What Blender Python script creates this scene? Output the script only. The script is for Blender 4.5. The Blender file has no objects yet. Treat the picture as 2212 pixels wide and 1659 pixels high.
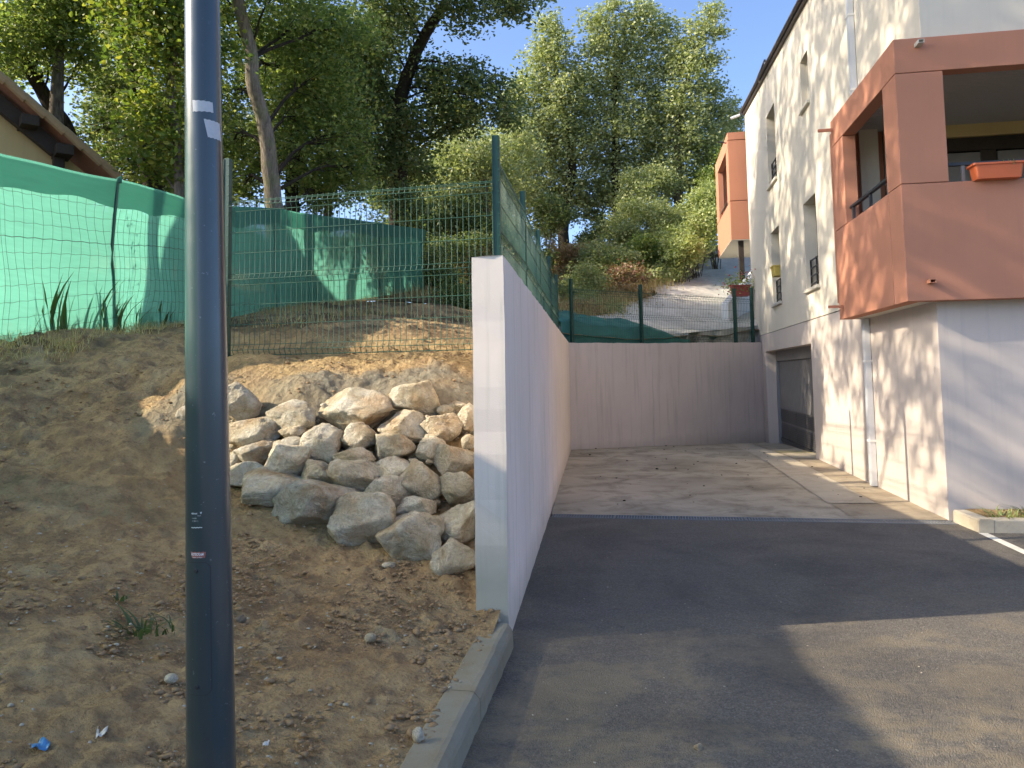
import bpy, math, random
import numpy as np
from mathutils import Vector, Matrix
random.seed(7); RNG = np.random.default_rng(7)
sc = bpy.context.scene
COL = sc.collection

# ------------------------------------------------------------------ camera
FPX, EYE = 1665.0, 1.6                       # focal length in pixels of a 2212 px wide picture, eye height
PITCH, ROLL = math.atan(.075), .0168
PX0, PY0 = 1106.0, 814 - FPX*math.tan(PITCH)
cd = bpy.data.cameras.new('camera'); cam = bpy.data.objects.new('camera', cd); COL.objects.link(cam)
cd.sensor_fit = 'HORIZONTAL'; cd.sensor_width = 36; cd.lens = 36*FPX/2212
cd.shift_y = -(829.5-PY0)/2212; cd.clip_end = 1500; cd.clip_start = .05
fw = Vector((0, math.cos(PITCH), math.sin(PITCH)))
up0 = Vector((0, -math.sin(PITCH), math.cos(PITCH))); rt0 = Vector((1, 0, 0))
c_, s_ = math.cos(ROLL), math.sin(ROLL)
rt = rt0*c_ - up0*s_; up = up0*c_ + rt0*s_
cam.matrix_world = Matrix(((rt.x, up.x, -fw.x, 0), (rt.y, up.y, -fw.y, 0), (rt.z, up.z, -fw.z, EYE), (0, 0, 0, 1)))
sc.camera = cam

# ------------------------------------------------------------------ sky, sun, exposure
SUN = Vector((-1, -.12, .585)).normalized()  # towards the sun
world = bpy.data.worlds.new('World'); sc.world = world; world.use_nodes = True
wn = world.node_tree; bg = wn.nodes['Background']
sky = wn.nodes.new('ShaderNodeTexSky'); sky.sky_type = 'NISHITA'; sky.sun_disc = False
sky.sun_elevation = math.asin(SUN.z); sky.sun_rotation = math.atan2(SUN.x, SUN.y)
sky.altitude = 0; sky.air_density = .65; sky.dust_density = 2.4; sky.ozone_density = 3.5
wn.links.new(sky.outputs[0], bg.inputs[0]); bg.inputs[1].default_value = .15
sd = bpy.data.lights.new('sun', 'SUN'); sun = bpy.data.objects.new('sun', sd); COL.objects.link(sun)
sd.energy = 3.1; sd.angle = math.radians(.55); sd.color = (1, .87, .68)
sun.rotation_euler = SUN.to_track_quat('Z', 'Y').to_euler(); sun.location = (-30, 0, 30)
sc.view_settings.view_transform = 'Standard'; sc.view_settings.look = 'None'
sc.view_settings.exposure = 1.5; sc.view_settings.gamma = 1
sc.render.engine = 'CYCLES'; sc.cycles.use_denoising = True
sc.cycles.max_bounces = 8; sc.cycles.transparent_max_bounces = 12; sc.cycles.diffuse_bounces = 4

# ------------------------------------------------------------------ sight lines: the photograph's pixels to points of the place
def ray(px, py):
    x = px-PX0; y = -(py-PY0)
    r = x*c_ + y*s_; u = -x*s_ + y*c_
    cp, sp = math.cos(PITCH), math.sin(PITCH)
    return np.array([r, FPX*cp-u*sp, FPX*sp+u*cp])/FPX
def gp(px, py, z=0.):
    d = ray(px, py); return d*((z-EYE)/d[2]) + (0, 0, EYE)
def at(px, py, Y):
    d = ray(px, py); return d*(Y/d[1]) + (0, 0, EYE)

# ------------------------------------------------------------------ noise
def _h(i, j, k, s):
    n = (i*374761393 + j*668265263 + k*2147483647 + s*974634777) & 0xFFFFFFFF
    n = ((n ^ (n >> 13))*1274126177) & 0xFFFFFFFF
    return ((n ^ (n >> 16)) & 0xFFFF)/65535.0
def vnoise(p, seed=0):
    p = np.asarray(p, float); f = np.floor(p).astype(np.int64); t = p-f; t = t*t*(3-2*t)
    o = 0
    for a in (0, 1):
        for b in (0, 1):
            for c in (0, 1):
                w = (t[:, 0] if a else 1-t[:, 0])*(t[:, 1] if b else 1-t[:, 1])*(t[:, 2] if c else 1-t[:, 2])
                o = o + w*_h(f[:, 0]+a, f[:, 1]+b, f[:, 2]+c, seed)
    return o*2-1
def fbm(p, octv=4, seed=0, gain=.5):
    p = np.asarray(p, float); a = 1; o = 0
    for k in range(octv):
        o = o + a*vnoise(p*(2.03**k)+k*17.3, seed+k); a *= gain
    return o

# ------------------------------------------------------------------ materials
class Mat:
    def __init__(s, name):
        s.m = bpy.data.materials.new(name); s.m.use_nodes = True; s.t = s.m.node_tree; s.t.nodes.clear()
        s.o = s.t.nodes.new('ShaderNodeOutputMaterial'); s.tc = s.t.nodes.new('ShaderNodeTexCoord')
        s.geo = s.t.nodes.new('ShaderNodeNewGeometry')
        s.pos = s.geo.outputs['Position']
    def put(s, sock, v):
        if isinstance(v, bpy.types.NodeSocket): s.t.links.new(v, sock)
        elif v is not None:
            if isinstance(v, tuple) and len(v) == 3 and sock.type == 'RGBA': v = (*v, 1)
            sock.default_value = v
    def n(s, typ, out=0, props=None, **k):
        nd = s.t.nodes.new(typ)
        for a, b in (props or {}).items(): setattr(nd, a, b)
        for a, b in k.items():
            s.put(nd.inputs[int(a[1:])] if a[0] == '_' and a[1:].isdigit() else nd.inputs[a.replace('_', ' ')], b)
        return nd.outputs[out]
    def vec(s, v, scale): return s.n('ShaderNodeMapping', _0=v, _3=tuple(scale))
    def noise(s, scale, detail=4, rough=.55, v=None, out=0, dist=0):
        return s.n('ShaderNodeTexNoise', out, Vector=v if v is not None else s.pos, Scale=scale, Detail=detail, Roughness=rough, Distortion=dist)
    def vor(s, scale, v=None, out=0, feat='F1'):
        return s.n('ShaderNodeTexVoronoi', out, {'feature': feat}, Vector=v if v is not None else s.pos, Scale=scale)
    def ramp(s, fac, stops):
        nd = s.t.nodes.new('ShaderNodeValToRGB'); cr = nd.color_ramp
        while len(cr.elements) < len(stops): cr.elements.new(.5)
        for e, (p, c) in zip(cr.elements, stops):
            e.position = p; e.color = (*c, 1) if isinstance(c, tuple) else (c, c, c, 1)
        s.put(nd.inputs[0], fac); return nd.outputs[0]
    def mix(s, fac, a, b, mode='MIX'):
        nd = s.t.nodes.new('ShaderNodeMix'); nd.data_type = 'RGBA'; nd.blend_type = mode
        s.put(nd.inputs[0], fac); s.put(nd.inputs[6], a); s.put(nd.inputs[7], b); return nd.outputs[2]
    def math(s, op, a, b=0., c=None):
        nd = s.t.nodes.new('ShaderNodeMath'); nd.operation = op; s.put(nd.inputs[0], a); s.put(nd.inputs[1], b)
        if c is not None: s.put(nd.inputs[2], c)
        return nd.outputs[0]
    def attr(s, name, out='Fac'):
        nd = s.t.nodes.new('ShaderNodeAttribute'); nd.attribute_name = name; return nd.outputs[out]
    def bump(s, h, strength=.5, dist=.01, normal=None):
        return s.n('ShaderNodeBump', Strength=strength, Distance=dist, Height=h, Normal=normal)
    def pbr(s, color, rough=.8, normal=None, metal=0., spec=.3, **k):
        o = s.n('ShaderNodeBsdfPrincipled', Base_Color=color, Roughness=rough, Metallic=metal, Normal=normal, **k)
        nd = o.node; s.put(nd.inputs['Specular IOR Level'], spec); return o
    def done(s, shader): s.t.links.new(shader, s.o.inputs[0]); return s.m

def m_plain(name, col, rough=.6, metal=0., var=.12, scale=30, bump=.0, spec=.4):
    m = Mat(name); f = m.noise(scale, 3)
    c = m.mix(f, tuple(x*(1-var) for x in col), tuple(min(1, x*(1+var)) for x in col))
    nrm = m.bump(m.noise(scale*3, 3), bump, .004) if bump else None
    return m.done(m.pbr(c, rough, nrm, metal, spec))
def m_stucco(name, col, stain=(.35, .33, .30), amt=.35, grain=260, streak=True, low=None):
    m = Mat(name)
    f = m.noise(.9, 5); c = m.mix(m.ramp(f, [(.3, 0), (.7, 1)]), tuple(x*.93 for x in col), tuple(min(1, x*1.05) for x in col))
    c = m.mix(m.math('MULTIPLY', m.noise(14, 4), .18), c, tuple(x*.78 for x in col))
    if streak:
        v = m.vec(m.pos, (7, 7, .35)); st = m.ramp(m.noise(1.6, 5, .6, v), [(.52, 0), (.78, 1)])
        c = m.mix(m.math('MULTIPLY', st, amt), c, stain)
    if low is not None:   # splash dirt near the ground
        z = m.n('ShaderNodeSeparateXYZ', 2, _0=m.pos)
        g = m.math('SUBTRACT', low, m.math('ADD', z, m.math('MULTIPLY', m.noise(5, 4), .25)))
        g = m.ramp(g, [(0, 0), (.5, 1)])
        c = m.mix(m.math('MULTIPLY', g, .75), c, stain)
    sp = m.ramp(m.noise(3.1, 6, .7), [(.66, 0), (.72, 1)])
    c = m.mix(m.math('MULTIPLY', sp, .25), c, stain)
    b = m.math('ADD', m.noise(grain, 2), m.math('MULTIPLY', m.noise(9, 4), 1.2))
    return m.done(m.pbr(c, .9, m.bump(b, .45, .004), spec=.2))
def m_soil():
    m = Mat('soil')
    a = m.noise(1.1, 6, .6, dist=.3); b = m.noise(7, 7, .68); g = m.noise(60, 5, .65)
    c = m.ramp(a, [(.3, (.35, .225, .115)), (.5, (.46, .315, .16)), (.68, (.52, .37, .195))])
    c = m.mix(m.ramp(b, [(.44, .0), (.60, .85)]), c, (.24, .158, .09))
    c = m.mix(m.ramp(m.noise(2.3, 4), [(.55, 0), (.68, .55)]), c, (.46, .37, .22))
    c = m.mix(m.math('MULTIPLY', m.ramp(g, [(.52, 0), (.70, 1)]), .55), c, (.13, .083, .047))
    sp = m.vor(95); spm = m.ramp(sp, [(.0, 1), (.12, 1), (.2, 0)])
    spm = m.math('MULTIPLY', spm, m.ramp(m.noise(9, 2), [(.5, 0), (.62, 1)]))
    c = m.mix(m.math('MULTIPLY', spm, .8), c, (.44, .38, .28))
    mo = m.attr('mortar'); mc = m.ramp(m.noise(16, 6, .7), [(.3, (.17, .155, .115)), (.7, (.28, .255, .195))])
    c = m.mix(mo, c, mc)
    ye = m.attr('ochre'); c = m.mix(m.math('MULTIPLY', ye, .85), c, m.ramp(m.noise(4, 6, .7), [(.35, (.30, .20, .09)), (.6, (.48, .335, .155))]))
    li = m.attr('litter'); lc = m.ramp(m.noise(30, 5, .7), [(.35, (.05, .035, .022)), (.6, (.16, .11, .065))])
    c = m.mix(m.math('MULTIPLY', li, .85), c, lc)
    h = m.math('ADD', m.math('MULTIPLY', b, .9), m.math('ADD', m.math('MULTIPLY', g, .35), m.math('MULTIPLY', m.noise(190, 3), .12)))
    h = m.math('ADD', h, m.math('MULTIPLY', m.vor(22), .35))
    return m.done(m.pbr(c, .95, m.bump(h, 1.0, .05), spec=.12))
def m_asphalt():
    m = Mat('asphalt')
    gr = m.vor(150); c = m.ramp(m.n('ShaderNodeTexVoronoi', 1, Vector=m.pos, Scale=130.), [(0, (.078, .068, .056)), (.6, (.140, .124, .103)), (1, (.23, .205, .165))])
    d1 = m.noise(1.3, 7, .68, m.vec(m.pos, (1, 1.5, 1)), dist=.5); d2 = m.noise(8, 5, .7)
    y = m.n('ShaderNodeSeparateXYZ', 1, _0=m.pos)
    near = m.ramp(m.math('MULTIPLY', y, .12), [(.40, 1), (.75, .08)])
    dust = m.math('MULTIPLY', m.ramp(m.math('ADD', m.math('MULTIPLY', d1, .7), m.math('MULTIPLY', d2, .3)), [(.47, 0), (.56, 1)]), near)
    c = m.mix(m.math('MULTIPLY', dust, .8), c, (.27, .215, .135))
    c = m.mix(m.math('MULTIPLY', m.ramp(m.noise(5.5, 5, .6), [(.60, 0), (.72, 1)]), m.math('MULTIPLY', near, .6)), c, (.20, .165, .10))
    c = m.mix(m.math('MULTIPLY', m.ramp(m.noise(.75, 6, .62, dist=.7), [(.46, 0), (.60, 1)]), .45), c, (.045, .043, .042))
    c = m.mix(m.math('MULTIPLY', m.ramp(m.noise(28, 6, .8), [(.50, 0), (.66, 1)]), .35), c, (.26, .23, .18))
    wh = m.ramp(m.vor(38), [(.0, 1), (.055, 1), (.085, 0)]); wh = m.math('MULTIPLY', wh, m.ramp(m.noise(15, 1), [(.52, 0), (.58, 1)]))
    c = m.mix(m.math('MULTIPLY', wh, .7), c, (.5, .48, .42))
    h = m.math('ADD', m.math('MULTIPLY', gr, -1), m.math('MULTIPLY', m.noise(60, 3), .6))
    return m.done(m.pbr(c, m.ramp(d1, [(.3, .55), (.7, .85)]), m.bump(h, .8, .007), spec=.35))
def m_concrete(name, lo, hi, dirt=(.13, .105, .075), ds=.6, rough=.85):
    m = Mat(name)
    v = m.vec(m.pos, (1, 1, 1))
    a = m.noise(.55, 6, .6, v, dist=.5)
    c = m.ramp(a, [(.3, lo), (.62, hi)])
    c = m.mix(m.math('MULTIPLY', m.ramp(m.noise(1.7, 8, .72, v, dist=.5), [(.47, 0), (.70, 1)]), ds), c, dirt)
    c = m.mix(m.math('MULTIPLY', m.noise(90, 3), .3), c, tuple(x*.7 for x in lo)); c = m.mix(1., c, (1.06, 1., .90), 'MULTIPLY')
    c = m.mix(m.math('MULTIPLY', m.ramp(m.vor(30), [(0, 1), (.06, 1), (.1, 0)]), m.math('MULTIPLY', m.ramp(m.noise(8, 1), [(.58, 0), (.62, 1)]), .7)), c, (.06, .045, .03))
    h = m.math('ADD', m.noise(70, 4), m.math('MULTIPLY', m.noise(8, 3), .6))
    return m.done(m.pbr(c, rough, m.bump(h, .4, .005), spec=.3))
def m_rock():
    m = Mat('limestone'); oi = m.t.nodes.new('ShaderNodeObjectInfo'); tc = m.tc.outputs['Object']
    v = m.n('ShaderNodeVectorMath', 0, {'operation': 'ADD'}, _0=tc, _1=m.n('ShaderNodeCombineXYZ', 0, X=m.math('MULTIPLY', oi.outputs['Random'], 37.), Y=m.math('MULTIPLY', oi.outputs['Random'], 91.)))
    a = m.noise(5, 7, .65, v, dist=.6); b = m.noise(15, 7, .78, v, dist=.25); r = m.noise(3.3, 4, .6, v)
    c = m.ramp(a, [(.30, (.50, .38, .23)), (.44, (.74, .62, .43)), (.60, (.88, .80, .64))])
    c = m.mix(m.math('MULTIPLY', m.ramp(r, [(.52, 0), (.66, 1)]), .55), c, (.55, .32, .14))
    c = m.mix(m.math('MULTIPLY', m.ramp(b, [(.54, 0), (.70, 1)]), .5), c, (.17, .115, .065))
    c = m.mix(m.math('MULTIPLY', m.ramp(m.noise(48, 5, .75, v), [(.56, 0), (.70, 1)]), .4), c, (.27, .20, .12)); c = m.mix(m.math('MULTIPLY', m.ramp(m.math('ABSOLUTE', m.math('SUBTRACT', m.noise(9, 6, .7, v, dist=.8), .5)), [(0, 1), (.02, 0)]), .4), c, (.24, .17, .10))
    dk = m.attr('tone', 'Fac') ; c = m.mix(m.n('ShaderNodeAttribute', 2, {'attribute_type': 'OBJECT', 'attribute_name': 'grey'}), c, m.ramp(a, [(.32, (.10, .098, .095)), (.6, (.21, .205, .20)), (.75, (.42, .39, .36))]))
    m.t.nodes.remove(dk.node)
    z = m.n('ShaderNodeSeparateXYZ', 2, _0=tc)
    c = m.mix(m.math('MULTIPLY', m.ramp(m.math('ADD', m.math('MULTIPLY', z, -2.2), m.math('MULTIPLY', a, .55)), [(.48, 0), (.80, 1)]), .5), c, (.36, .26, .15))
    h = m.math('ADD', m.math('MULTIPLY', m.math('ABSOLUTE', m.math('SUBTRACT', m.noise(9, 6, .7, v, dist=.8), .5)), 2.2), m.math('MULTIPLY', a, .8)); h = m.math('ADD', h, m.math('ADD', m.math('MULTIPLY', b, .7), m.math('MULTIPLY', m.noise(75, 4, .7, v), .22)))
    return m.done(m.pbr(c, .9, m.bump(h, 1.0, .055), spec=.15))
def m_leaf(name, cols, trans=.38, rough=.5):
    m = Mat(name); c = m.ramp(m.attr('rnd'), [(i/(len(cols)-1), q) for i, q in enumerate(cols)])
    c = m.mix(m.math('MULTIPLY', m.noise(.8, 2), .45), c, tuple(x*.72 for x in cols[0]))
    p = m.pbr(c, rough, spec=.45)
    t = m.n('ShaderNodeBsdfTranslucent', Color=m.mix(1., c, (1.5, 1.55, .85), 'MULTIPLY'))
    return m.done(m.n('ShaderNodeMixShader', _0=trans, _1=p, _2=t))
def m_bark(name, col):
    m = Mat(name); v = m.vec(m.pos, (1, 1, .22)); f = m.noise(22, 6, .7, v, dist=.5)
    c = m.ramp(f, [(.32, tuple(x*.35 for x in col)), (.55, col), (.75, tuple(min(1, x*1.5) for x in col))])
    c = m.mix(m.math('MULTIPLY', m.ramp(m.noise(3, 4), [(.5, 0), (.62, 1)]), .4), c, (col[0]*.8, col[1]*1.05, col[2]*.6))
    return m.done(m.pbr(c, .95, m.bump(f, .9, .03), spec=.1))
def m_net(name, col, tr, a=.18):
    m = Mat(name)
    w = m.math('ADD', m.math('MULTIPLY', m.noise(3.5, 4, .6, m.vec(m.pos, (1, 1, 9))), .8), m.math('MULTIPLY', m.noise(160, 2), .35))
    c = m.mix(w, tuple(x*.75 for x in tr), tuple(min(1, x*1.15) for x in tr))
    d = m.n('ShaderNodeBsdfDiffuse', Color=col); t = m.n('ShaderNodeBsdfTranslucent', Color=c)
    s = m.n('ShaderNodeMixShader', _0=.62, _1=d, _2=t)
    return m.done(m.n('ShaderNodeMixShader', _0=a, _1=s, _2=m.n('ShaderNodeBsdfTransparent')))
def m_pole():
    m = Mat('pole_paint'); f = m.noise(3, 3, v=m.vec(m.pos, (9, 9, .4)))
    c = m.mix(f, (.018, .036, .045), (.032, .052, .060))
    sc_ = m.ramp(m.noise(45, 5, .75), [(.64, 0), (.70, 1)]); c = m.mix(m.math('MULTIPLY', sc_, .45), c, (.35, .38, .4))
    z = m.n('ShaderNodeSeparateXYZ', 2, _0=m.pos)
    mud = m.ramp(m.math('SUBTRACT', .75, m.math('ADD', z, m.math('MULTIPLY', m.noise(12, 5, .7), .5))), [(0, 0), (.6, .5)])
    c = m.mix(mud, c, (.12, .09, .06))
    return m.done(m.pbr(c, m.ramp(m.noise(14, 4), [(.3, .28), (.8, .42)]), m.bump(m.noise(2.2, 2, v=m.vec(m.pos, (14, 14, 1))), .05, .01), spec=.6, Coat_Weight=.7, Coat_Roughness=.13))

MT = dict(
    soil=m_soil(), asphalt=m_asphalt(), rock=m_rock(), pole=m_pole(),
    slab=m_concrete('slab_concrete', (.31, .28, .225), (.54, .49, .40), ds=.9),
    strip=m_concrete('strip_concrete', (.42, .385, .32), (.54, .50, .42), ds=.45),
    kerb=m_concrete('kerb_concrete', (.20, .195, .16), (.33, .32, .27), (.25, .18, .10), .75),
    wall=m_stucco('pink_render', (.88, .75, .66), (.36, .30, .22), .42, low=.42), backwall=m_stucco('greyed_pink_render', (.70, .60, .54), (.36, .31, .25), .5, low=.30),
    wallend=m_stucco('end_render', (.84, .73, .65), (.36, .36, .28), .40, low=1.0),
    lilac=m_stucco('lilac_render', (.60, .52, .455), (.36, .34, .33), .3, low=.30),
    cream=m_stucco('cream_render', (.69, .625, .51), (.45, .43, .38), .18),
    orange=m_stucco('terracotta_render', (.50, .225, .14), (.32, .17, .12), .2, grain=320),
    steel=m_plain('grey_door_metal', (.20, .19, .18), .55, 0, .2, 8),
    steel_dark=m_plain('dark_door_panel', (.10, .098, .095), .5, 0, .25, 40),
    rail=m_plain('charcoal_rail_paint', (.035, .035, .04), .45),
    alu=m_plain('white_lacquered_gutter', (.62, .63, .64), .35, .0, .05),
    white=m_plain('white_paint', (.74, .73, .70), .6, 0, .1, 12),
    beige=m_plain('beige_trim', (.52, .49, .42), .7),
    green_post=m_plain('green_powder_coat', (.012, .055, .042), .42, 0, .15, 20),
    green_wire=m_plain('green_wire_coat', (.03, .095, .065), .45, 0, .15, 20),
    tin_wire=m_plain('dull_wire', (.05, .085, .07), .6),
    net=m_net('green_net', (.045, .20, .155), (.17, .52, .40), .12),
    net_fold=m_net('green_net_folded', (.12, .30, .24), (.10, .30, .23), .05),
    tarp=None, glass=m_plain('dark_window_glass', (.012, .013, .014), .08, 0, .1, 5, spec=.6),
    grate=m_plain('galvanised_grate', (.30, .31, .32), .45, .6, .3, 12),
    roof=m_plain('dark_roof_edge', (.09, .075, .075), .6), slat=m_plain('grey_soffit_boards', (.42, .40, .37), .75),
    terracotta=m_plain('terracotta_plastic', (.55, .13, .045), .4, 0, .1, 6), yellow=m_plain('yellow_plastic', (.62, .46, .10), .5),
    line=m_plain('road_marking_paint', (.70, .66, .55), .7, 0, .2, 40, bump=.2),
    house=m_stucco('ochre_render', (.66, .49, .24), (.32, .25, .14), .2),
    timber=m_plain('dark_timber', (.045, .035, .028), .8, 0, .3, 25), verge=m_plain('tan_verge', (.36, .26, .15), .8, 0, .2, 15),
    tile=m_plain('roof_tile', (.30, .15, .09), .85, 0, .3, 15),
    bark=m_bark('grey_bark', (.17, .145, .115)), bark_dark=m_bark('dark_bark', (.055, .046, .036)), bark_pale=m_bark('pale_bark', (.25, .215, .17)),
    paper=m_plain('weathered_sticker', (.60, .59, .60), .6, 0, .12, 90), ink=m_plain('white_print', (.72, .74, .76), .5), red=m_plain('dull_red_band', (.33, .12, .10), .5),
    blue=m_plain('blue_wrapper_foil', (.08, .25, .50), .3), litter=m_plain('pale_litter', (.62, .60, .56), .6),
    gravel=m_concrete('gravelly_strip', (.26, .22, .17), (.42, .37, .29), (.12, .09, .06), .8),
)
L_GREEN = m_leaf('leaf_green', [(0.102, 0.163, 0.051), (0.191, 0.261, 0.080), (0.292, 0.367, 0.120), (0.448, 0.461, 0.152)], .5)
L_BRIGHT = m_leaf('leaf_bright', [(0.086, 0.138, 0.027), (0.144, 0.220, 0.045), (0.216, 0.275, 0.053), (0.374, 0.358, 0.072)], .45)
L_DARK = m_leaf('leaf_dark', [(0.076, 0.121, 0.053), (0.136, 0.189, 0.080), (0.196, 0.251, 0.097), (0.320, 0.313, 0.132)], .45)
L_OLIVE = m_leaf('leaf_olive', [(0.198, 0.241, 0.111), (0.290, 0.341, 0.146), (0.380, 0.419, 0.189), (0.499, 0.492, 0.235)], .35)
L_YELL = m_leaf('leaf_yellow_green', [(0.220, 0.274, 0.112), (0.311, 0.371, 0.139), (0.401, 0.451, 0.176), (0.493, 0.510, 0.225)], .35)
L_DRY = m_leaf('leaf_dry', [(0.254, 0.162, 0.084), (0.356, 0.236, 0.127), (0.457, 0.320, 0.170), (0.288, 0.270, 0.102)], .25)
L_RED = m_leaf('leaf_reddish', [(0.203, 0.100, 0.068), (0.279, 0.158, 0.092), (0.254, 0.216, 0.106), (0.166, 0.201, 0.076)], .25)
L_WEED = m_leaf('leaf_weed', [(.05, .085, .03), (.08, .12, .045), (.11, .15, .06), (.14, .17, .08)], .3)
GRASS = m_leaf('grass_dry', [(0.338, 0.254, 0.127), (0.528, 0.400, 0.212), (0.718, 0.571, 0.317), (0.295, 0.317, 0.105)], .25, .8)

# ------------------------------------------------------------------ mesh helpers
def tag(o, label=None, cat=None, group=None, kind=None):
    if label: o['label'] = label
    if cat: o['category'] = cat
    if group: o['group'] = group
    if kind: o['kind'] = kind
    return o
def empty(name, loc=(0, 0, 0), **k):
    o = bpy.data.objects.new(name, None); COL.objects.link(o); o.location = loc; o.empty_display_size = .1
    return tag(o, **k)
def link(name, me, parent=None, mat=None, loc=None):
    if mat is not None and not me.materials: me.materials.append(mat)
    o = bpy.data.objects.new(name, me); COL.objects.link(o)
    if parent is not None:
        o.parent = parent; p = parent; off = Vector(parent.location)
        while p.parent: p = p.parent; off += Vector(p.location)
        o.location = (Vector(loc) if loc is not None else Vector()) - off
    elif loc is not None: o.location = loc
    return o
def fastmesh(name, V, F, smooth=False, face_attr=None, pt_attr=None):
    """V (n,3), F (m,k) all faces the same size"""
    me = bpy.data.meshes.new(name); V = np.asarray(V, np.float32); F = np.asarray(F, np.int32); m, k = F.shape
    me.vertices.add(len(V)); me.vertices.foreach_set('co', V.ravel())
    me.loops.add(m*k); me.loops.foreach_set('vertex_index', F.ravel())
    me.polygons.add(m); me.polygons.foreach_set('loop_start', np.arange(0, m*k, k, dtype=np.int32))
    me.polygons.foreach_set('loop_total', np.full(m, k, np.int32))
    if smooth: me.polygons.foreach_set('use_smooth', np.ones(m, bool))
    for a, arr in (face_attr or {}).items():
        me.attributes.new(a, 'FLOAT', 'FACE').data.foreach_set('value', np.asarray(arr, np.float32))
    for a, arr in (pt_attr or {}).items():
        me.attributes.new(a, 'FLOAT', 'POINT').data.foreach_set('value', np.asarray(arr, np.float32))
    me.update(); me.validate(); return me
class MB:
    def __init__(s): s.v = []; s.f = []; s.mi = []; s.mats = []
    def _m(s, mat):
        if mat is None: return 0
        if mat not in s.mats: s.mats.append(mat)
        return s.mats.index(mat)
    def add(s, V, F, mat=None):
        b = len(s.v); s.v.extend([tuple(map(float, p)) for p in V]); k = s._m(mat)
        for f in F: s.f.append(tuple(b+int(i) for i in f)); s.mi.append(k)
    def box(s, a, b, mat=None, ax=None):
        """corners a, b in the frame ax = (origin, X, Y, Z)"""
        (x0, y0, z0), (x1, y1, z1) = a, b
        V = [(x, y, z) for z in (z0, z1) for x, y in ((x0, y0), (x1, y0), (x1, y1), (x0, y1))]
        F = [(0, 3, 2, 1), (4, 5, 6, 7), (0, 1, 5, 4), (1, 2, 6, 5), (2, 3, 7, 6), (3, 0, 4, 7)]
        if ax is not None:
            O, X, Y, Z = ax; V = [np.array(O)+X*x+Y*y+Z*z for x, y, z in V]
        s.add(V, F, mat)
    def tube(s, P, r, k=5, mat=None, cap=True):
        P = np.asarray(P, float); n = len(P); r = np.full(n, r) if np.isscalar(r) else np.asarray(r)
        T = np.gradient(P, axis=0); T /= np.linalg.norm(T, axis=1)[:, None]+1e-9
        ref = np.array([0, 0, 1.]) if abs(T[0][2]) < .9 else np.array([0, 1., 0])
        V = []
        for i in range(n):
            a = np.cross(T[i], ref); a /= np.linalg.norm(a)+1e-9; b = np.cross(T[i], a)
            for j in range(k):
                q = 2*math.pi*j/k; V.append(P[i]+(a*math.cos(q)+b*math.sin(q))*r[i])
        F = [(i*k+j, i*k+(j+1) % k, (i+1)*k+(j+1) % k, (i+1)*k+j) for i in range(n-1) for j in range(k)]
        if cap: F += [tuple(range(k-1, -1, -1)), tuple(range((n-1)*k, n*k))]
        s.add(V, F, mat)
    def build(s, name, parent=None, mat=None, smooth=False, bevel=0, **k):
        me = bpy.data.meshes.new(name); me.from_pydata(s.v, [], s.f); me.update()
        if s.mats:
            for m in s.mats: me.materials.append(m)
            me.polygons.foreach_set('material_index', s.mi)
        o = link(name, me, parent, mat)
        if smooth: me.polygons.foreach_set('use_smooth', [True]*len(me.polygons))
        if bevel:
            b = o.modifiers.new('b', 'BEVEL'); b.width = bevel; b.segments = 2; b.limit_method = 'ANGLE'; b.angle_limit = .6
        return tag(o, **k)
def V3(*a): return np.array(a, float)

# ------------------------------------------------------------------ the lie of the land
def xr(y):          # right edge of the soil: kerb back, then the left face of the retaining wall
    y = np.asarray(y, float)
    return np.where(y < 4.8, -.02-.154*(4.65-np.minimum(y, 4.8))-.10, -.05+.1066*(y-4.81)-.15)
def bp(X, Y, dy=0.):   # boulder heap: photo position to point on its front
    px, py = 380.2+X*.3437, 777.7+Y*.3437
    yy = 6.35-(Y-160)/1190*1.35+(.25 if X < 700 else 0)*(1-X/700)
    return at(px, py, yy+dy)
CP = [(-.45, 2.9, .13), (-.33, 4.6, .14), (-.28, 4.85, .17), (-.9, 0, .14), (-2.5, -3, .4), (-5.1, -4, 1.8), (-9, -4, 2.2), (-5.2, 1, 1.88), (-5.25, 4, 1.95), (-8, 3, 2.3), (-4.3, 3.6, 1.30),
      (-1.5, 2.3, .34), (-1.2, 2.6, .25), (-1.0, 3.6, .24), (-2.4, 3.4, .58), (-2.0, 4.4, .46), (-3.2, 4.3, .72), (-4.2, 5.2, 1.15), (-1.5, 4.6, .36), (-3.2, 2.2, .75)]
for X, Y in ((1755, 1330), (1465, 1275), (1180, 1190), (860, 1060), (610, 900), (440, 800)): CP.append(tuple(bp(X, Y, .06)))
for X in (300, 650, 1100, 1450, 1800):
    for Y in (200, 450, 700, 950): 
        if Y < 750 or X > 900: CP.append(tuple(bp(X, Y, .22)))
for px, py, Y in ((0, 1130, 4.75), (150, 1100, 5.0), (330, 1060, 5.45), (0, 950, 5.9), (150, 930, 6.1), (300, 900, 6.4), (0, 800, 6.9), (200, 760, 7.6), (330, 780, 7.4), (390, 840, 6.8),
                  (0, 735, 7.55), (230, 718, 8.95), (330, 712, 9.8), (400, 710, 10.7), (500, 690, 12.1), (592, 672, 13.7), (700, 660, 15.5), (822, 645, 17.6), (915, 630, 19.1),
                  (500, 770, 7.3), (700, 778, 7.2), (950, 780, 7.0), (450, 815, 6.6), (650, 835, 6.45), (900, 825, 6.35), (600, 750, 8.1), (800, 745, 8.3), (980, 745, 8.5), (540, 725, 9.0), (760, 690, 10.0), (640, 690, 10.5), (930, 700, 10.5), (1000, 700, 12.0), (980, 660, 15.)):
    CP.append(tuple(at(px, py, Y)))
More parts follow.
